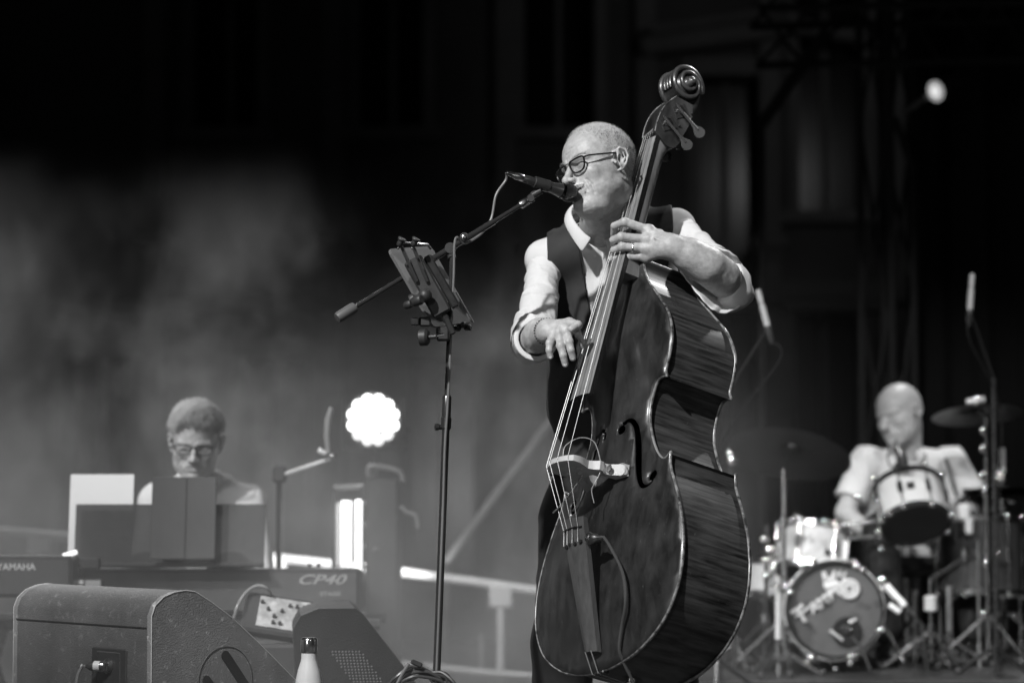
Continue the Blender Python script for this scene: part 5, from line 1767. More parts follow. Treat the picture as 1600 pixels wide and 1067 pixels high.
# folding stand under the keyboards
ks = thing('keyboard_stand', 'black trestle stand carrying the keyboards at the left', 'stand', (P(200, 900, 8.1).x, 8.1, 0))
zt_ = P(0, 962, 7.95).z
for sx in (-.9, -.45, .15, .62):
    MB().tube([(sx, -.3, .02), (sx, .25, zt_ - .03)], .016, 10).build('strut', BLACKM, ks)
    MB().tube([(sx, .35, .02), (sx, -.15, zt_ - .03)], .016, 10).build('strut', BLACKM, ks)
MB().tube([(-1.1, -.15, zt_ - .028), (.85, -.15, zt_ - .028)], .018, 10).build('rail', BLACKM, ks)
MB().tube([(-1.1, .25, zt_ - .028), (.85, .25, zt_ - .028)], .018, 10).build('rail', BLACKM, ks)
# music boards
brd = thing('music_board', 'wide smoked music board standing on the keyboard in front of the keyboard player', 'music stand', P(263, 885, 7.92))
SMOKED = mat('smoked_board', .045, .3, spec=.5, alpha=.80)
a, b = P(115, 787, 7.90), P(412, 887, 7.90)
MB().box(((a.x + b.x) / 2, 7.93, (a.z + b.z) / 2), (b.x - a.x, .006, a.z - b.z), rot=(math.radians(-9), 0, 0), bevel=.002).build('panel', SMOKED, brd, world=True)
MB().box(((a.x + b.x) / 2, 7.91, b.z + .01), (b.x - a.x, .05, .012), bevel=.003).build('ledge', BLACKP, brd, world=True)
def sheet(name, label, cat, px0, py0, px1, py1, Y, m, th=.002, tilt=-9, part='page'):
    a, b = P(px0, py0, Y), P(px1, py1, Y)
    t = thing(name, label, cat, ((a.x + b.x) / 2, Y, b.z))
    o = MB().box((0, 0, (a.z - b.z) / 2), (b.x - a.x, th, a.z - b.z), rot=(math.radians(tilt), 0, math.radians(.6)), bevel=th * .3).build(part, m, t, smooth=False)
    return t, b.x - a.x, a.z - b.z
sheet('sheet_music', 'white sheet of paper leaning at the left end of the smoked music board', 'sheet music', 109, 740, 207, 868, 7.965, mat('white_paper', .8, .7))
tb2, tw, th2 = sheet('music_folder', 'open dark folder standing in the middle of the music board before the player\'s chest', 'folder', 237, 744, 337, 874, 7.885, mat('folder_black', .028, .5), .006, part='cover')
MB().box((.006, -.004, th2 / 2), (.004, .004, th2 * .98), rot=(math.radians(-9), 0, 0)).build('spine', mat('folder_spine', .01, .6), tb2)
# small gear: sustain box labels, lamp clip
bx = thing('effects_box', 'small box with pale labels on the keyboard below the music board', 'effects box', P(122, 926, 7.80))
MB().box(P(122, 915, 7.83), (.16, .08, .045), bevel=.004).build('box_body', BLACKP, bx, world=True)
for (x0, x1) in ((87, 102), (104, 130), (133, 157)):
    a, b = P(x0, 906, 7.786), P(x1, 924 if x0 != 104 else 912, 7.786)
    MB().box((a + b) / 2, (b.x - a.x, .002, a.z - b.z)).build('label_plate', PRINT if x0 != 133 else mat('label_grey', .35, .5), bx, world=True)
clip = thing('reading_lamp', 'small clip lamp with bright strip beside the left end of the music board', 'lamp', P(100, 875, 7.85))
MB().tube([P(99, 868, 7.85), P(120, 862, 7.85)], .007, 10).build('lamp_head', mat('lamp_strip_light', .8, .4, emit=1.6), clip, world=True)
MB().tube(spline([P(104, 872, 7.86), P(98, 885, 7.87), P(100, 905, 7.87)], 5), .006, 8).build('neck', BLACKP, clip, world=True)
MB().box(P(142, 880, 7.80), (.06, .05, .035), bevel=.004).build('clip_body', BLACKP, clip, world=True)
# mixer on a low case
mx = thing('mixer', 'small tilted mixing desk with pale faceplate and knobs in front of the keyboards', 'mixer', P(440, 985, 7.3))
mc = P(440, 966, 7.3); mrot = Euler((math.radians(48), math.radians(9), math.radians(4)))
Rm = mrot.to_matrix()
def mloc(x, y, z): return mc + Rm @ Vector((x, y, z))
MB().box(mc, (.235, .15, .04), rot=Rm, bevel=.008).build('case', BLACKP, mx, world=True)
MB().box(mloc(.015, 0, .0215), (.175, .115, .003), rot=Rm).build('faceplate', mat('pale_faceplate', .30, .45, var=.5, vscale=26), mx, world=True)
kk = None
rk = random.Random(9)
for i in range(8):
    for j in range(4):
        if rk.random() < .55: continue
        q = mloc(-.065 + i * .021, -.04 + j * .024, .023)
        MB().lathe(q, Rm @ Vector((0, 0, 1)), [(.0058, 0), (.005, .010), (.0, .0105)], 10).build('knob', BLACKP, mx, world=True)
MB().box(mloc(.085, -.005, .028), (.035, .10, .012), rot=Rm, bevel=.003).build('fader_block', BLACKP, mx, world=True)
mcase = thing('equipment_case', 'tall black flight case carrying the small mixing desk', 'case', (mc.x, mc.y + .06, 0))
MB().box((0, 0, (mc.z - .07) / 2), (.42, .34, mc.z - .07), bevel=.01).build('case_body', BLACKP, mcase)
for sx in (-1, 1): MB().box((sx * .212, -.172, (mc.z - .07) / 2), (.012, .012, mc.z - .08)).build('corner_edge', BLACKM, mcase)
cc = MB().tube(spline([P(366, 965, 7.25), P(372, 945, 7.25), P(385, 925, 7.3), P(402, 915, 7.3), P(418, 920, 7.3), P(427, 940, 7.35), P(430, 960, 7.35)], 6), .005, 8).build('patch_cable', mat('grey_cable', .17), None)
tag(cc, 'grey cable arching up out of the mixing desk behind the front left monitor', 'cable')
# talk microphone on boom at the keyboards
ks2 = thing('microphone_stand', 'short boom microphone stand behind the keyboards right of the keyboard player', 'mic stand', (P(436, 900, 8.5).x, 8.5, 0))
MB().tube([(0, 0, .03), Vector(P(436, 742, 8.5)) - ks2.location], .010, 10).build('pole', BLK, ks2)
MB().lathe((0, 0, 0), (0, 0, 1), [(.12, 0), (.12, .015), (.02, .03)], 28).build('base', BLACKM, ks2)
MB().tube([P(440, 742, 8.48), P(515, 717, 8.35)], .0068, 8).build('boom', mat('pale_glint_metal', .8, .35, .3), ks2, world=True)
MB().box(P(437, 741, 8.48), (.05, .04, .06), bevel=.01).build('clutch', BLACKP, ks2, world=True)
MB().lathe(P(497, 703, 8.33), (.9, .1, -.42), [(.006, 0), (.010, .004), (.010, .022), (.0075, .03)], 12).build('clamp', mat('pale_glint_metal', .8), ks2, world=True)
MB().sphere(P(520, 713, 8.34), .012, 12, 8).build('joint', STEEL, ks2, world=True)
km = thing('microphone', 'slim grey microphone pointing up on the boom beside the keyboard player', 'microphone', P(513, 708, 8.34))
MB().tube([P(514, 708, 8.34), P(511, 680, 8.34), P(513, 655, 8.34), P(518, 636, 8.34)], [.011, .012, .013, .009], 12).build('body', mat('mic_grey', .16, .4), km, world=True)
# ================================================================== drum kit and drummer
SHELL = mat('pale_drum_shell', .48, .5, var=.10, vscale=4, spec=.3)
PALE_GLINT = mat('pale_glint_metal', .8, .35, .3)  # pale tone stands in for bright reflections on chrome
HOOPB = mat('black_hoop', .02, .25, spec=.8)
HEAD_C = mat('clear_head_dark', .05, .22, spec=.6)
KICKH = mat('smoky_kick_head', .085, .42, var=.22, vscale=3)
CYMB = mat('dark_bronze_cymbal', .035, .40, 1.0, var=.3, vscale=16, rvar=.08)
DZ = .09
SPARK = mat('polished_fitting', 1.0, .12, 1.0)
def frame_from(axis):
    ax = Vector(axis).normalized(); u = ax.orthogonal().normalized(); return ax, u, ax.cross(u)
def drum(name, label, c, axis, r, depth, shell=SHELL, hoop=CHROME, lugs=8, top=HEAD_C, bottom=HEAD_C, badge=None, lug_m=CHROME, hoop_r=.006, cat='drum'):
    """c: centre of the shell; axis points to the batter head"""
    t = thing(name, label, cat, Vector(c))
    ax, u, w = frame_from(axis)
    # keep w pointing to the camera side so badge angles are known
    cam_side = Vector((0, -1, 0)) - ax * (-ax.y); cam_side.normalize(); u = cam_side; w = ax.cross(u)
    c0 = -ax * depth / 2
    MB().lathe(c0, ax, [(r * .97, .0), (r, .001), (r, depth - .001), (r * .97, depth)], 48, close=False).build('shell', shell, t)
    MB().lathe(c0 + ax * (depth + .004), ax, [(r * .99, 0), (.0, .0012)], 40, close=False).build('batter_head', top, t)
    MB().lathe(c0 - ax * .004, -ax, [(r * .99, 0), (.0, .0012)], 40, close=False).build('resonant_head', bottom, t)
    for k, (pos, s_) in enumerate(((depth + .004, 1), (-.004, -1))):
        MB().lathe(c0 + ax * pos, ax * s_, [(r + .004, -.016), (r + .0085, -.014), (r + .0085, .006), (r + .004, .010), (r + .0015, .008), (r + .0015, -.016)], 48, close=False).build('hoop', hoop, t)
    for i in range(lugs):
        a = 2 * math.pi * (i + .5) / lugs
        d = u * math.cos(a) + w * math.sin(a)
        lo, hi = c0 + d * (r + .012) - ax * .004, c0 + d * (r + .012) + ax * (depth + .004)
        lg = MB(); Rm = Matrix((d, ax.cross(d), ax)).transposed()
        lg.box(c0 + d * (r + .009) + ax * depth * .5, (.018, .022, min(.06, depth * .5)), rot=Rm, bevel=.005)
        o = lg.build('lug', lug_m, t)
        MB().tube([lo, hi], .0032, 6).build('tension_rod', CHROME, o)
        for q_ in (lo - ax * .008, hi + ax * .010):
            MB().sphere(q_ + Vector((0, -.002, 0)), .0115, 12, 8, (1, .45, 1)).build('rod_head', SPARK, o)
    if badge:
        a, h, s_ = badge
        d = u * math.cos(a) + w * math.sin(a); Rm = Matrix((d, ax.cross(d), ax)).transposed()
        MB().box(c0 + d * (r + .0015) + ax * depth * h, (.003, s_, s_ * 1.05), rot=Rm, bevel=.006).build('badge', mat('badge_black', .02, .3), t)
    return t, ax, u, w
# kick
KD = 9.55
kc = P(1305, 952, KD)
kr = pxs(76, KD)
kick, kax, ku, kw = drum('bass_drum', 'kick drum with round front head carrying the slanted TAMBURO name and hand emblem', kc + Vector((0, .19, 0)), (0.02, 1, 0), kr, .36, HOOPB, mat('kick_hoop_pale', .62, .3, spec=.8), 8, HEAD_C, KICKH)
kick['category'] = 'drum'
front = Vector((0, -.19, 0))
zk = -(.19 + .006)
LOGO = mat('logo_print', .58, .5)
# inner damper ring and port hole
MB().torus((0, zk - .002 + .0, 0), (0, 1, 0), kr * .965, .0065, 56, 8).build('damper_ring', mat('damper_black', .01, .7), kick)
MB().lathe((pxs(18, KD), zk - .0005, -pxs(34, KD)), (0, -1, 0), [(pxs(23, KD), 0), (pxs(23, KD), .0012), (0, .0013)], 36).build('port_hole', mat('port_black', .006, .9), kick)
def kxy(px, py): return (px - 1305) / F_PX * KD, -(py - 952) / F_PX * KD
ry = math.radians(-34)
def klet(txt, px, py, size, **k):
    x, z = kxy(px, py); return lettering(txt, size, (x, zk - .0028, z), (math.pi / 2, ry, 0), LOGO, kick, **k)
klet('T', 1252, 961, .092, bold=.003)
klet('A', 1272, 948, .054, bold=.002)
klet('M', 1286, 939, .054, bold=.002)
klet('B', 1300, 929, .054, bold=.0025)
klet('U', 1312, 921, .054, bold=.0025)
klet('R', 1324, 911, .054, bold=.0025)
mb = MB(); x0, z0 = kxy(1243, 963); x1, z1 = kxy(1318, 912)
mb.tube([(x0, zk - .002, z0), (x1, zk - .002, z1)], .0052, 6)
x, z = kxy(1327, 920)
mb.torus((x, zk - .002, z), (0, 1, 0), .033, .0085, 40, 6)
mb.torus((x, zk - .002, z), (0, 1, 0), .016, .0065, 30, 6)
# hand emblem: palm and four spread strokes
px_, pz_ = kxy(1298, 912)
mb.lathe((px_, zk - .001, pz_), (0, -1, 0), [(.030, 0), (.028, .0016), (0, .0017)], 20)
for (a0, a1, r0, r1) in (((1290, 905), (1287, 893), .011, .009), ((1301, 903), (1305, 892), .008, .006), ((1309, 902), (1314, 892), .006, .004), ((1316, 903), (1322, 894), .005, .004), ((1290, 918), (1312, 912), .010, .009)):
    (xa, za), (xb, zb_) = kxy(*a0), kxy(*a1)
    mb.tube([(xa, zk - .001, za), (xb, zk - .001, zb_)], [r0, r1], 8)
mb.build('logo_emblem', LOGO, kick)
for (q0, q1, r0) in (((1296, 984), (1316, 999), .007), ((1326, 972), (1337, 966), .008)):
    (xa, za), (xb, zb_) = kxy(*q0), kxy(*q1); MB().tube([(xa, zk - .003, za), (xb, zk - .003, zb_)], [r0, r0 * .6], 8).build('port_sticker', LOGO, kick)
# claws and spurs
for i in range(8):
    a = 2 * math.pi * (i + .5) / 8
    d = ku * math.cos(a) + kw * math.sin(a)
for sx in (-1, 1):
    MB().tube([(sx * kr * .98, .02, -.02), (sx * (kr + .09), -.10, -kr - .015)], .008, 10).build('spur', CHROME, kick)
# tom mount post
MB().cyl((.02, .10, kr * .9), (.02, .10, kr + .14), .011, 14).build('tom_post', CHROME, kick)
MB().tube([(kr * 1.02, -.10, .10), (kr + .085, -.14, .02)], .014, 10).build('side_bracket', CHROME, kick)
dk = thing('drum_microphone', 'small dark microphone on a short stand in front of the kick drum port', 'microphone', P(1345, 995, 9.25))
MB().lathe(P(1322, 985, 9.28), (-.5, .8, .2), [(.0, -.03), (.012, -.03), (.017, -.01), (.017, .02), (.010, .03)], 16).build('body', BLACKM, dk, world=True)
MB().tube([P(1326, 990, 9.27), P(1345, 1010, 9.25), P(1360, 1046, 9.2)], .006, 8).build('arm', BLACKM, dk, world=True)

# rack tom in front of the drummer (tilted: its lower head shows)
tc = P(1424, 790, 9.75)
tom, *_ = drum('rack_tom', 'pale shelled tom with black hoops and square badge hanging before the drummer', tc, (-.06, .60, .80), .135, .175, SHELL, HOOPB, 8, HEAD_C, mat('dark_lower_head', .03, .35), badge=(-.10, .52, .032))
# second tom / snare at left of the kick top
tc2 = P(1268, 862, 9.80)
tom2, *_ = drum('rack_tom', 'pale shelled tom above the left side of the kick drum', tc2, (.12, .30, .95), .135, .165, SHELL, CHROME, 6, HEAD_C, HEAD_C, badge=(.35, .30, .026))
sn = P(1222, 905, 10.25)
snare, *_ = drum('snare_drum', 'pale snare drum half hidden left of the kick drum', sn, (.05, .1, 1), .15, .13, SHELL, CHROME, 8)
ftc = P(1530, 870, 10.1)
ft, *_ = drum('floor_tom', 'dark floor tom standing at the right behind the cymbal stand', ftc, (0, .08, 1), .17, .30, mat('dark_shell', .04, .3), CHROME, 6)
for a in (.3, 2.4, 4.5):
    d = Vector((math.cos(a), math.sin(a), 0)) * .19
    MB().tube([d + Vector((0, 0, .08)), d + Vector((0, 0, DZ - ftc.z))], .007, 8).build('leg', CHROME, ft)
def mount(o, a, b, r=.010, m=CHROME, name='mount_arm'): return MB().tube([a, b], r, 10).build(name, m, o, world=True)
mount(kick, kc + Vector((.02, .29, kr + .13)), tc2 + Vector((.06, .1, -.02)))
mount(kick, kc + Vector((.02, .29, kr + .13)), tc + Vector((-.10, .10, -.06)))
# hardware stands
def tripod(o, base, r=.24, h=.22, m=CHROME, rot=0.0):
    for k in range(3):
        a = rot + 2 * math.pi * k / 3
        foot = base + Vector((math.cos(a) * r, math.sin(a) * r, 0)); foot.z = base.z + .008
        l = MB().tube([base + Vector((0, 0, h)), foot], .009, 8).build('leg', m, o, world=True)
        MB().sphere(foot + Vector((0, 0, .006)), .013, 8, 6).build('rubber_foot', RUBBER, l, world=True)
    MB().lathe(base + Vector((0, 0, h - .03)), (0, 0, 1), [(.014, 0), (.019, .005), (.019, .05), (.014, .056)], 16).build('collar', CHROME, o, world=True)
def cymbal_stand(label, px, py_top, Y, cym=None, rot=0.0, boom=None):
    top = P(px, py_top, Y); base = Vector((top.x, Y, DZ))
    t = thing('cymbal_stand', label, 'cymbal stand', base)
    H = top.z - DZ
    MB().cyl(base + Vector((0, 0, .05)), base + Vector((0, 0, H * .45)), .0135, 14).build('lower_tube', CHROME, t, world=True)
    MB().cyl(base + Vector((0, 0, H * .44)), base + Vector((0, 0, H * .75)), .0105, 14).build('middle_tube', CHROME, t, world=True)
    MB().cyl(base + Vector((0, 0, H * .74)), top, .0075, 12).build('upper_tube', CHROME, t, world=True)
    for f_ in (.44, .74):
        c = MB().lathe(base + Vector((0, 0, H * f_ - .02)), (0, 0, 1), [(.013, 0), (.018, .004), (.018, .04), (.012, .045)], 14).build('height_clamp', CHROME, t, world=True)
        q = base + Vector((.02, -.01, H * f_)); MB().sphere(q + Vector((.012, -.02, .01)), .016, 12, 8, (1, .5, .8)).build('wing_screw', SPARK, c, world=True)
    tripod(t, base, rot=rot)
    if boom:
        mount(t, top, boom, .007, CHROME, 'boom_arm'); 
    return t, top
def cymbal(name, label, c, axis, r, m=CYMB):
    t = thing(name, label, 'cymbal', Vector(c))
    ax = Vector(axis).normalized()
    prof = [(r, -.022), (r * .8, -.014), (r * .5, -.004), (r * .22, .002), (r * .17, .008), (r * .12, .018), (r * .05, .022), (.006, .0225), (.006, .021), (r * .05, .0205), (r * .12, .0165), (r * .17, .0065), (r * .22, .0005), (r * .5, -.0055), (r * .8, -.0155), (r, -.0235)]
    MB().lathe((0, 0, 0), ax, prof, 64, close=False).build('bronze_disc', m, t)
    MB().sphere(ax * .05 + Vector((0, -.01, 0)), .014, 12, 8, (1, .5, 1)).build('wingnut_cap', SPARK, t)
    MB().lathe(ax * .020, ax, [(.014, 0), (.014, .012), (.006, .014), (.006, .03), (.012, .032), (.010, .042), (.0, .044)], 14).build('felt_and_wingnut', CHROME, t)
    return t
# big cymbal left of drummer, seen from below
b_end = P(1236, 702, 9.7)
st1, tp1 = cymbal_stand('chrome cymbal stand rising between the double bass and the pale tom', 1224, 735, 9.6, rot=.5, boom=b_end)
cymbal('ride_cymbal', 'large dark cymbal seen from below between the double bass and the drummer', b_end, (.22, .42, 1), .245)
b2 = P(1527, 640, 10.0)
st2, tp2 = cymbal_stand('tall chrome cymbal stand at the far right in front of the drummer\'s arm', 1541, 652, 9.9, rot=1.1, boom=b2)
MB().tube([P(1510, 628, 9.86), P(1538, 624, 9.86)], [.011, .014], 10).build('pale_clamp', PALE_GLINT, st2, world=True)
for py in (672, 700, 742, 766, 880, 960): MB().sphere(P(1541 + (py % 7) - 5, py, 9.86), .018, 12, 8, (.8, .5, 1)).build('joint_cap', SPARK, st2, world=True)
MB().box(P(1505, 800, 9.84), (.055, .03, .07), bevel=.012).build('glint_box', PALE_GLINT, st2, world=True)  # added pale blocks standing in for a bright reflection
MB().box(P(1514, 822, 9.84), (.03, .03, .07), bevel=.01).build('glint_box', PALE_GLINT, st2, world=True)
cymbal('crash_cymbal', 'dark cymbal with bright rim high at the far right of the kit', b2, (-.05, .22, 1), .19)
st3, tp3 = cymbal_stand('thinner chrome stand at the far right edge with its rod standing up', 1566, 700, 10.3, rot=.2)
cymbal('bottom_hi_hat_cymbal', 'dark lower hi hat cymbal on the stand at the right edge', P(1566, 772, 10.3), (0, -.02, -1), .17)
cymbal('top_hi_hat_cymbal', 'dark upper hi hat cymbal on the stand at the right edge', P(1566, 766, 10.3), (0, .02, 1), .17)
for (px, py) in ((1563, 738), (1555, 795), (1572, 880), (1566, 930), (1584, 960)): MB().sphere(P(px, py, 10.2), .018, 12, 8, (1, .5, .8)).build('joint_cap', SPARK, st3, world=True)
MB().tube([P(1566, 700, 10.28), P(1566, 740, 10.28)], .012, 10).build('pale_rod', PALE_GLINT, st3, world=True)
# snare / percussion stands to the right of the kick
sd = thing('percussion_stand', 'thin chrome stand with a pale wound counterweight right of the kick drum', 'stand', P(1455, 1040, 9.7))
bs = P(1455, 1040, 9.7); bs.z = DZ
mount(sd, bs + Vector((0, 0, .04)), P(1454, 905, 9.7), .008, CHROME, 'pole')
MB().lathe(P(1454, 955, 9.68), (0, 0, 1), [(.018, 0), (.026, .006), (.026, .016), (.022, .020), (.026, .024), (.026, .036), (.022, .04), (.026, .044), (.026, .056), (.018, .064)], 20).build('counterweight', mat('pale_plastic', .5, .4), sd, world=True)
mount(sd, P(1454, 905, 9.7), P(1512, 868, 9.75), .007, CHROME, 'arm')
tripod(sd, bs, .2, .16, rot=.9)
sd2 = thing('drum_throne_stand', 'broad steel tube stand beside the hi hat pedal', 'stand', P(1483, 1040, 9.9))
b4 = P(1483, 1040, 9.9); b4.z = DZ
mount(sd2, b4, P(1483, 915, 9.9), .013, mat('satin_steel', .35, .4, .8), 'pole'); tripod(sd2, b4, .18, .12, rot=.1)
# kick side: floor stands, bright tubes at the left of the kick
for i, (px, y0, y1, Y, r) in enumerate(((1217, 930, 1000, 9.45, .011), (1149, 1000, 1046, 9.8, .014), (1430, 925, 1040, 9.9, .008))):
    t = thing('drum_leg_stand', ('short bright chrome leg at the left edge of the kick drum', 'pale steel post low beside the edge of the double bass', 'slim dark chrome post right of the kick drum')[i], 'stand', P(px, y1, Y))
    b5 = P(px, y1, Y); b5.z = DZ if Y > 9.3 else 0
    mount(t, b5, P(px, y0, Y), r, CHROME, 'pole')
    MB().lathe(P(px, y0 + 6, Y), (0, 0, 1), [(r, 0), (r * 1.6, .004), (r * 1.6, .02), (r, .024)], 14).build('clamp', CHROME, t, world=True)
    tripod(t, b5, .17, .10, rot=i * .7)
# hi-hat style pedal stand with many bright joints at the left (behind the bass edge)
hs = thing('pedal_stand', 'black and chrome stand with clamps between the double bass and the kick drum', 'stand', P(1196, 1030, 9.7))
b6 = P(1196, 1030, 9.75); b6.z = DZ
mount(hs, b6, P(1198, 820, 9.75), .009, BLACKM, 'pole'); tripod(hs, b6, .2, .2, BLACKM, rot=.4)
for (px, py) in ((1196, 876), (1199, 898), (1194, 842), (1204, 858)):
    MB().sphere(P(px, py, 9.72), .019, 12, 8, (1, .5, .8)).build('clamp', SPARK, hs, world=True)
for (px, py) in ((1141, 707), (1144, 719)):
    pass
cl_ = thing('microphone_clamp', 'two bright round clamp knobs beside the waist of the double bass', 'clamp', P(1142, 713, 9.7))
mount(cl_, P(1141, 705, 9.7), P(1146, 900, 9.7), .006, BLACKM, 'rod')
MB().sphere(P(1141, 707, 9.68), .018, 12, 8, (1, .45, 1)).build('knob', SPARK, cl_, world=True)
MB().sphere(P(1144, 719, 9.68), .021, 12, 8, (1, .45, 1)).build('knob', SPARK, cl_, world=True)
MB().tube([Vector((P(1146, 900, 9.7).x, 9.7, DZ)), P(1146, 900, 9.7)], .009, 8).build('lower_pole', BLACKM, cl_, world=True)

# drummer
DY = 10.35
dH = PN(1407, 647, DY)
dR = Euler((math.radians(12), math.radians(-9), math.radians(-52))).to_matrix()
dNB = PN(1418, 712, DY + .06); dCH = PN(1420, 790, DY + .10); dPE = np.array([dCH[0], DY + .16, .60])
S1, S2 = PN(1352, 722, DY + .05), PN(1487, 722, DY + .10)
E1, E2 = PN(1322, 800, DY - .02), PN(1524, 790, DY + .05)
W1, W2 = PN(1358, 838, DY - .18), PN(1500, 812, DY - .22)
dl_ = [[dPE + np.array([-.1, -.02, 0]), dPE + np.array([-.17, -.42, .04]), np.array([dPE[0] - .17, DY - .32, DZ + .12])], [dPE + np.array([.1, -.02, 0]), dPE + np.array([.2, -.40, .04]), np.array([dPE[0] + .22, DY - .25, DZ + .12])]]
dp, dhd, dW, dloc, dRm = simple_person('person', 'bald drummer in white short sleeved shirt looking down to the left behind the drum kit', dH, dR, 1.12, dNB, dCH, dPE,
    [(S1, E1, W1, np.array([.8, -.8, -.2])), (S2, E2, W2, np.array([-.8, -.5, -.1]))], dl_, mat('white_shirt_drummer', .62, .8, var=.05, vscale=10, bump=.1, bscale=300, spec=.2), floor=DZ, shirt_sleeve='short')
MB().tube(spline([PN(1478, 716, DY - .02), PN(1486, 745, DY - .06), PN(1495, 775, DY - .05)], 6), .007, 8).build('strap', BLACKP, dp, world=True)
thr = thing('drum_throne', 'round black stool under the drummer', 'stool', (dPE[0], dPE[1], DZ))
MB().lathe((0, 0, .36), (0, 0, 1), [(.15, 0), (.17, .02), (.17, .07), (.15, .09), (0, .095)], 28).build('seat', BLACKP, thr)
MB().cyl((0, 0, .05), (0, 0, .37), .014, 12).build('post', CHROME, thr)
for k in range(3):
    a = k * 2.1; MB().tube([(0, 0, .15), (math.cos(a) * .22, math.sin(a) * .22, .01)], .009, 8).build('leg', CHROME, thr)
for i, (a, b) in enumerate(((W1 + np.array([.06, -.06, 0]), PN(1300, 842, 9.75)), (W2 + np.array([-.06, -.05, 0]), PN(1440, 742, 9.75)))):
    s_ = MB().tube([a, b], [.0075, .0055], 8).build('drumstick', mat('stick_wood', .4, .5), None); tag(s_, ('drumstick in the drummer\'s hand over the pale left tom', 'drumstick in the drummer\'s hand pointing at the tom before him')[i], 'drumstick')
# clip microphone over the tom
tm = thing('drum_microphone', 'black clip microphone with a looped cable above the tom in front of the drummer\'s chest', 'microphone', P(1400, 735, 9.7))
MB().lathe(P(1408, 712, 9.62), (-.28, .1, .95), [(.0, -.045), (.018, -.043), (.022, -.01), (.018, .015), (.009, .05), (.003, .068)], 16).build('body', BLACKM, tm, world=True)
MB().box(P(1403, 728, 9.66), (.02, .03, .04), rot=(0, .4, 0), bevel=.004).build('clip', BLACKM, tm, world=True)
MB().tube(spline([P(1401, 686, 9.62), P(1391, 698, 9.62), P(1387, 715, 9.63), P(1391, 728, 9.65), P(1402, 733, 9.66)], 6), .0035, 7).build('cable_loop', BLACKP, tm, world=True)

# overhead microphones on their booms
def overhead(label, tip, tail, Y, base_px, stlabel, bend):
    t = thing('overhead_microphone', label, 'microphone', P(*tip, Y))
    a, b = P(*tip, Y), P(*tail, Y); d = (b - a); L_ = d.length; d.normalize()
    MB().lathe(a, d, [(.0, 0), (.008, .002), (.011, .006), (.011, L_ * .35), (.0085, L_ * .36), (.0085, L_ * .40), (.0125, L_ * .42), (.0125, L_ * .98), (.008, L_)], 18).build('body', mat('pale_mic_body', .45, .35, .4), t, world=True)
    MB().lathe(b, d, [(.012, -.01), (.014, 0), (.012, .04), (.006, .06)], 14).build('plug', BLACKM, t, world=True)
    s = thing('overhead_stand', stlabel, 'mic stand', (P(base_px, 900, Y + .2).x, Y + .2, 0))
    top = P(base_px, bend, Y + .2)
    MB().tube([Vector((top.x, Y + .2, .02)), top], .009, 10).build('pole', DRAPE if base_px < 1200 else BLACKM, s, world=True)
    MB().tube([top, b + d * .0], .005, 8).build('boom', DRAPE, s, world=True)
    for k in range(3):
        aa = k * 2.1 + .4; MB().tube([(0, 0, .2), (math.cos(aa) * .28, math.sin(aa) * .28, .01)], .009, 8).build('leg', BLACKM, s)
    c = MB().tube(spline([b + d * .05, b + d * .12 + Vector((.01, 0, 0)), top + Vector((.02, -.02, -.12)), top + Vector((.014, -.02, -.5)), Vector((top.x + .014, Y + .18, .1))], 8), .0022, 6).build('cable', DRAPE, s, world=True)
overhead('pale pencil microphone slanting beside the singer\'s rolled left sleeve', (1184, 452), (1200, 512), 8.6, 1120, 'black stand of the slanting overhead microphone behind the double bass', 640)
overhead('pale pencil microphone standing upright high at the right above the cymbal', (1519, 427), (1515, 486), 9.3, 1552, 'dark boom stand of the upright overhead microphone at the far right', 590)

bp_ = thing('kick_side_tube', 'two short bright tubes slanting at the right edge of the kick drum', 'drum hardware', P(1385, 918, 9.5))
MB().tube([P(1384, 914, 9.5), P(1413, 946, 9.48)], .015, 12).build('tube', PALE_GLINT, bp_, world=True)
MB().tube([P(1389, 944, 9.46), P(1406, 956, 9.45)], .011, 10).build('tube', PALE_GLINT, bp_, world=True)
MB().tube([P(1413, 946, 9.48), P(1440, 975, 9.6), Vector((P(1448, 1000, 9.7).x, 9.7, DZ))], .008, 8).build('strut', CHROME, bp_, world=True)
mount(kick, P(1217, 928, 9.42), P(1216, 998, 9.42), .013, PALE_GLINT, 'side_leg')
mount(kick, P(1216, 998, 9.42), P(1216, 1036, 9.42), .008, CHROME, 'side_leg_foot')
mount(kick, P(1217, 928, 9.42), P(1236, 915, 9.6), .009, CHROME, 'leg_bracket')

# bright fittings on the tom mounts and the kick rim
for (px, py, Y, rr) in ((1257, 884, 9.32, .024), (1338, 884, 9.32, .018), (1349, 890, 9.33, .015), (1378, 905, 9.34, .016), (1229, 917, 9.32, .016), (1236, 925, 9.32, .012), (1268, 1026, 9.32, .014), (1262, 1034, 9.32, .011), (1330, 1026, 9.32, .018), (1329, 1036, 9.32, .013), (1372, 985, 9.33, .015), (1306, 1044, 9.32, .012)):
    MB().sphere(P(px, py, Y), rr, 12, 8, (1, .45, .8)).build('claw', SPARK, kick, world=True)
for (px, py, rr) in ((1338, 777, .018), (1373, 783, .016), (1372, 830, .018), (1378, 856, .020), (1392, 803, .014), (1245, 805, .018), (1250, 812, .016), (1289, 812, .015), (1305, 818, .013), (1312, 826, .014)):
    MB().sphere(P(px, py, 9.55), rr * .7, 12, 8, (1, .45, .8)).build('mount_cap', SPARK, tom if px > 1335 else tom2, world=True)
MB().tube([P(1321, 846, 9.55), P(1320, 876, 9.5)], .012, 10).build('pale_lug', PALE_GLINT, tom2, world=True)
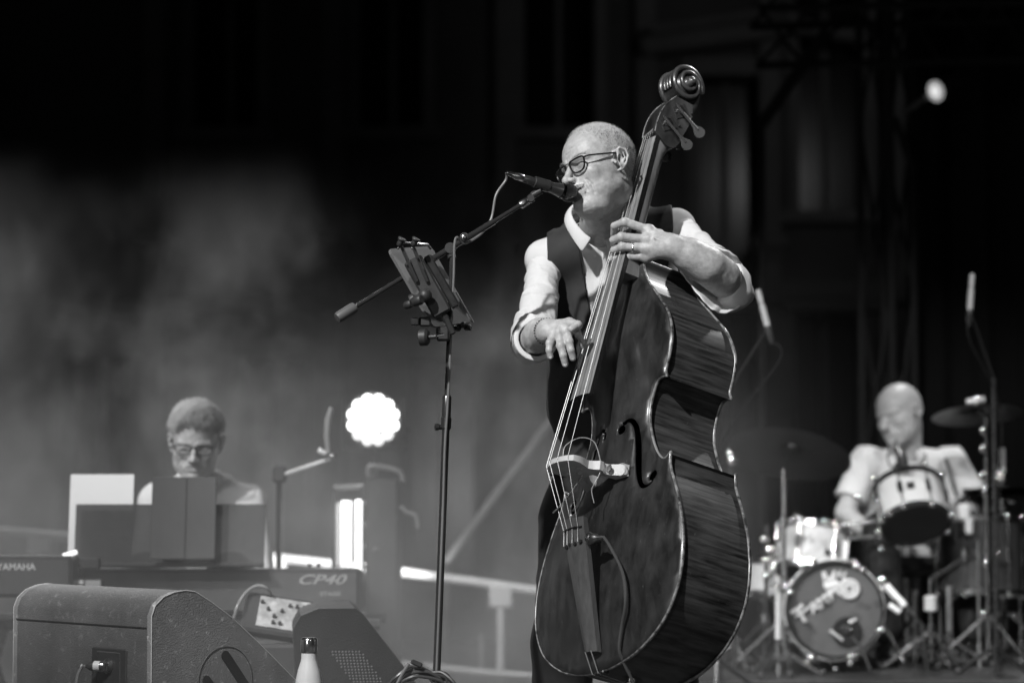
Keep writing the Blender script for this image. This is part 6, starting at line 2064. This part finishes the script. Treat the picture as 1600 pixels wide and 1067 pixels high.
# ================================================================== lights, tower, rails and truss behind the band
LEDW = mat('led_lens_lit', .9, .3, emit=4.5)
LEDD = mat('led_lens_dimmer', .8, .3, emit=1.3)
def par(name, label, c, aim, R, lit=True):
    t = thing(name, label, 'stage light', Vector(c))
    d = Vector(aim).normalized(); u = Vector((0, 0, 1)) - d * d.z; u.normalize(); w = d.cross(u)
    MB().lathe(d * -.004, -d, [(R * 1.03, 0), (R * 1.06, .01), (R * 1.0, .08), (R * .8, .15), (R * .5, .18), (0, .182)], 36).build('housing', BLACKM, t)
    MB().lathe(-d * .004, d, [(R * 1.04, 0), (0, .0005)], 36, close=False).build('face', mat('reflective_face', .12, .3), t)
    L0 = None
    spots = [(0, 0)] + [(R * .42, a * math.pi / 3) for a in range(6)] + [(R * .80, (a + .5) * math.pi / 6) for a in range(12)]
    for i, (r, a) in enumerate(spots):
        o = u * math.cos(a) * r + w * math.sin(a) * r
        MB().lathe(o + d * .001, d, [(R * .208, 0), (R * .195, .012), (R * .12, .020), (0, .023)], 16).build('lens', LEDW if (r * math.cos(a) > -R * .55) else LEDD, t)
    for s_ in (-1, 1):
        MB().box(w * s_ * R * 1.15 - d * .05, (.012, .03, .16), rot=(0, 0, 0)).build('yoke', BLACKM, t)
    return t
pc = P(583, 656, 9.4)
par('led_par', 'round stage light with blazing cluster of lenses above the speaker tower', pc, (.05, -1, -.04), pxs(41, 9.4))
ps = thing('lighting_stand', 'dark pole holding the round stage light', 'stand', (pc.x + .0, 9.52, 0))
MB().tube([(0, 0, .02), (0, 0, pc.z - .11)], .014, 10).build('pole', BLACKM, ps)
MB().tube([(-.125, 0, pc.z - .02), (-.125, 0, pc.z - .11), (.125, 0, pc.z - .11), (.125, 0, pc.z - .02)], .008, 8).build('yoke_fork', BLACKM, ps)
for k in range(3):
    a = k * 2.1 + .3; MB().tube([(0, 0, .25), (math.cos(a) * .35, math.sin(a) * .35, .01)], .011, 8).build('leg', BLACKM, ps)
# bright case stripes made to glow, and the dark tower
TY = 9.1
tw_ = thing('speaker_tower', 'tall dark cabinet with a carry handle and row of screws right of the glowing stripes', 'speaker', (P(598, 900, TY).x, TY + .15, 0))
a, b = P(572, 748, TY), P(622, 960, TY)
MB().box(((a.x + b.x) / 2, TY + .15, a.z / 2), (b.x - a.x, .3, a.z), bevel=.01).build('cabinet', mat('tower_black', .03, .5), tw_, world=True)
MB().tube(spline([P(577, 745, TY), P(577, 730, TY), P(592, 729, TY), (P(618, 734, TY)), P(628, 742, TY), P(630, 752, TY)], 6), .011, 8).build('carry_handle', mat('handle_grey', .12, .5), tw_, world=True)
for py in (785, 818, 852, 886): MB().lathe(P(569.5, py, TY - .005), (0, -1, 0), [(.009, 0), (.009, .003), (.004, .005)], 14).build('screw', CHROME, tw_, world=True)
MB().box(P(588, 857, TY - .004), (.022, .01, .016), bevel=.003).build('catch', STEEL, tw_, world=True)
MB().tube(spline([P(626, 790, TY), P(636, 800, TY), P(650, 806, TY), P(654, 825, TY)], 5), .010, 8).build('hook', mat('handle_grey', .12, .5), tw_, world=True)
bt = thing('upright_frame', 'black upright frame holding the two glowing stripes beside the tower', 'frame', (P(545, 900, TY).x, TY, 0))
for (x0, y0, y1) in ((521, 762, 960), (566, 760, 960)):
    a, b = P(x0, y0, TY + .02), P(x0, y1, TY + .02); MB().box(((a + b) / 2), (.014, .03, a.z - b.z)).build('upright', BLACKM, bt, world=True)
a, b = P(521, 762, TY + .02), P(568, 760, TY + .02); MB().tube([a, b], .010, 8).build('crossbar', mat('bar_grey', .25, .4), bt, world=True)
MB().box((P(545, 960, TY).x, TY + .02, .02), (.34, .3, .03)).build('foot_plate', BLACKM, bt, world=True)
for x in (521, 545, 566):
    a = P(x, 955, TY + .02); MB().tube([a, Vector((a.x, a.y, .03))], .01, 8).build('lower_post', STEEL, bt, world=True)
def stripe(label, px0, px1, py0, py1, Y, m, lean=0):
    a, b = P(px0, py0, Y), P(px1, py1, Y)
    t = thing('glowing_stripe', label, 'glowing stripe', ((a.x + b.x) / 2, Y, b.z))
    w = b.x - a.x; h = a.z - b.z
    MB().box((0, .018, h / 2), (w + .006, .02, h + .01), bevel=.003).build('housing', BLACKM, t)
    MB().box((0, 0, h / 2), (w, .018, h), bevel=.004).build('glow_face', m, t)
GLOW = mat('glow_stripe', .9, .4, emit=3.2); GLOW_DIM = mat('glow_stripe_dim', .7, .4, emit=.28)  # brightness of the case stripes put in as emission
stripe('broad white glowing batten left of the dark tower', 533, 549, 782, 884, TY, GLOW)
stripe('narrow white glowing batten against the tower', 555, 565, 780, 908, TY - .03, GLOW)
stripe('dim slim glowing batten at the left side of the broad glowing one', 525, 530, 785, 884, TY + .01, GLOW_DIM)

# crowd barrier / ramp rail
RAIL = mat('galvanised_rail', .75, .45, 0, rvar=.1, vscale=10)
rl = thing('guard_rail', 'pale tubular guard rail running behind the band from left to the double bass', 'railing', P(782, 925, 10.6))
tops = [(-60, 824, 11.3), (120, 840, 11.2), (275, 852, 11.1), (440, 872, 10.9), (600, 890, 10.8), (782, 914, 10.65), (870, 927, 10.6), (1000, 945, 10.5)]
lows = [(-60, 975, 11.3), (120, 985, 11.2), (440, 1015, 10.9), (620, 1036, 10.8), (782, 1052, 10.65), (870, 1060, 10.6), (1000, 1070, 10.5)]
MB().tube([P(*q) for q in tops], .020, 12).build('top_rail', RAIL, rl, world=True)
MB().tube([P(*q) for q in lows], .015, 12).build('lower_rail', RAIL, rl, world=True)
for (px, pt_, Y) in ((782, 915, 10.65), (430, 870, 10.9), (60, 834, 11.25), (992, 944, 10.5)):
    a = P(px, pt_, Y); MB().tube([a, Vector((a.x, a.y, 0))], .017, 12).build('post', RAIL, rl, world=True)
    MB().box(a + Vector((0, -.004, -.045)), (.10, .05, .10), bevel=.008).build('bracket', RAIL, rl, world=True)
    for s_ in (-1, 1): MB().sphere(a + Vector((s_ * .045, -.03, -.09)), .010, 8, 6).build('bolt', STEEL, rl, world=True)
a = P(753, 1000, 10.7); MB().tube([P(752, 990, 10.7), Vector((P(752, 990, 10.7).x, 10.7, 0))], .012, 8).build('short_post', mat('grey_post', .2, .5), rl, world=True)
br = thing('roof_brace', 'thin pale diagonal brace behind the stage left of the double bass', 'brace', P(700, 872, 11.6))
MB().tube([P(872, 640, 11.6), P(697, 878, 11.6)], .019, 10).build('tube', mat('brace_grey', .22, .5), br, world=True)
q = P(697, 878, 11.6); MB().tube([q, Vector((q.x, q.y, 0))], .019, 10).build('foot_tube', BLACKM, br, world=True)

# truss tower at the right with its lantern, roof truss above
def truss(name, label, a, b, w=.29, r=.022, m=None, bays=8):
    t = thing(name, label, 'truss', Vector(a)); m = m or mat('truss_dull', .008, .7)
    a, b = Vector(a), Vector(b); ax, u, v = frame_from(b - a)
    cs = [(u * sx + v * sy) * w / 2 for sx, sy in ((-1, -1), (1, -1), (1, 1), (-1, 1))]
    for c in cs: MB().tube([a + c, b + c], r, 10).build('chord', m, t, world=True)
    for i in range(bays):
        for k in range(4):
            p0 = a.lerp(b, i / bays) + cs[k]; p1 = a.lerp(b, (i + 1) / bays) + cs[(k + 1) % 4]
            MB().tube([p0, p1], r * .5, 6).build('lacing', m, t, world=True)
    return t
tb0 = P(1392, 1000, 12.9); tb0.z = 0
truss('truss_tower', 'dark upright truss tower behind the drummer', tb0, Vector((tb0.x, 12.9, 4.6)), w=.2, bays=5)
truss('roof_truss', 'dark roof truss crossing the top right corner', P(1180, 28, 12.6), P(1900, 12, 12.6), .36, bays=10)
tl = thing('diagonal_brace', 'dark slanting roof brace right of the scroll', 'brace', P(1190, 195, 12.4))
MB().tube([P(1190, 195, 12.4), P(1292, 48, 12.4)], .03, 10).build('tube', mat('brace_black', .008, .8), tl, world=True)
MB().tube([P(1190, 195, 12.4), P(1190, 1010, 12.4)], .018, 10).build('post', mat('brace_black', .008, .8), tl, world=True)
tl2 = thing('diagonal_brace', 'short dark slanting brace on the truss tower under the small lantern', 'brace', P(1402, 190, 12.7))
MB().tube([P(1398, 185, 12.7), P(1426, 262, 12.7)], .022, 10).build('tube', mat('brace_black', .008, .8), tl2, world=True)
sl_ = P(1462, 143, 12.0)
sp_ = thing('spotlight', 'small glowing oval stage lantern high at the right', 'stage light', sl_)
ds = Vector((-.45, -1, -.35)).normalized()
ds = Vector((-.75, -.60, -.30)).normalized()
MB().lathe(-ds * .002, -ds, [(.056, 0), (.062, .01), (.060, .08), (.05, .15), (.02, .18), (0, .182)], 32).build('housing', BLACKM, sp_)
MB().lathe(Vector((0, 0, 0)), ds, [(.054, 0), (.046, .004), (.028, .006)], 32, close=False).build('outer_lens', mat('lantern_lens_outer', .8, .3, emit=.33), sp_)
MB().lathe(ds * .006, ds, [(.028, 0), (.023, .006), (0, .009)], 28).build('inner_lens', mat('lantern_lens_inner', .9, .3, emit=.78), sp_)
MB().tube([P(1448, 152, 12.05), P(1412, 178, 12.5), Vector((tb0.x + .12, 12.9, P(1400, 186, 12.9).z))], .014, 8).build('arm', mat('arm_grey', .2, .5), sp_, world=True)
# ================================================================== stage smoke: a closed volume drifting behind and around the band
def smoke_box(name, lo, hi, dens, scale, lo_cut, hi_cut, xfade, zfade, aniso=.35, kind='stuff', seed=(0, 0, 0), even=0.0):
    lo, hi = Vector(lo), Vector(hi); c = (lo + hi) / 2; s = hi - lo
    o = MB().box((0, 0, 0), tuple(s)).build(name, None, None, smooth=False); o.location = c
    m = bpy.data.materials.new(name); m.use_nodes = True; nt = m.node_tree; nt.nodes.clear(); L = nt.links
    out = nt.nodes.new('ShaderNodeOutputMaterial'); v = nt.nodes.new('ShaderNodeVolumePrincipled')
    v.inputs['Color'].default_value = (.9, .9, .9, 1); v.inputs['Anisotropy'].default_value = aniso
    L.new(v.outputs[0], out.inputs['Volume'])
    tc = nt.nodes.new('ShaderNodeTexCoord'); mp = nt.nodes.new('ShaderNodeMapping'); mp.inputs['Location'].default_value = seed
    mp.inputs['Scale'].default_value = (1, .8, .75)
    L.new(tc.outputs['Object'], mp.inputs['Vector'])
    n = nt.nodes.new('ShaderNodeTexNoise'); n.inputs['Scale'].default_value = scale; n.inputs['Detail'].default_value = 6; n.inputs['Roughness'].default_value = .66; n.inputs['Distortion'].default_value = .25
    L.new(mp.outputs[0], n.inputs['Vector'])
    r = nt.nodes.new('ShaderNodeMapRange'); r.interpolation_type = 'SMOOTHSTEP'
    r.inputs['From Min'].default_value = lo_cut; r.inputs['From Max'].default_value = hi_cut; r.inputs['To Min'].default_value = even; r.inputs['To Max'].default_value = 1
    L.new(n.outputs['Fac'], r.inputs['Value'])
    sep = nt.nodes.new('ShaderNodeSeparateXYZ'); L.new(tc.outputs['Object'], sep.inputs[0])
    cur = r.outputs[0]
    for sock, (a0, a1) in (('X', xfade), ('Z', zfade)):
        f = nt.nodes.new('ShaderNodeMapRange'); f.interpolation_type = 'SMOOTHSTEP'
        off = c.x if sock == 'X' else c.z
        f.inputs['From Min'].default_value = a0 - off; f.inputs['From Max'].default_value = a1 - off; f.inputs['To Min'].default_value = 1; f.inputs['To Max'].default_value = .0
        L.new(sep.outputs[sock], f.inputs['Value'])
        mu = nt.nodes.new('ShaderNodeMath'); mu.operation = 'MULTIPLY'; L.new(cur, mu.inputs[0]); L.new(f.outputs[0], mu.inputs[1]); cur = mu.outputs[0]
    mu = nt.nodes.new('ShaderNodeMath'); mu.operation = 'MULTIPLY'; mu.inputs[1].default_value = dens; L.new(cur, mu.inputs[0]); L.new(mu.outputs[0], v.inputs['Density'])
    o.data.materials.append(m)
    try: m.cycles.volume_step_rate = 1.0; m.cycles.homogeneous_volume = False
    except Exception: pass
    return tag(o, None, None, kind=kind)
smoke_box('stage_smoke', (-3.4, 8.75, -.2), (1.6, 9.55, 3.3), 2.1, 1.5, .45, .72, (-.2, 1.2), (.6, 2.15), even=.02, seed=(17.35, 9.5, 3.5))
smoke_box('low_smoke', (-3.4, 7.05, -.2), (1.9, 8.7, 1.7), .55, 1.1, .36, .70, (-.6, 1.4), (.5, 1.6), even=.10, seed=(7, 4.9, 0))
smoke_box('floor_smoke', (-2.2, 5.2, -.2), (.55, 6.9, .85), .22, 1.3, .30, .70, (-.9, .5), (.25, .8), even=.2, seed=(3, 1, 0))
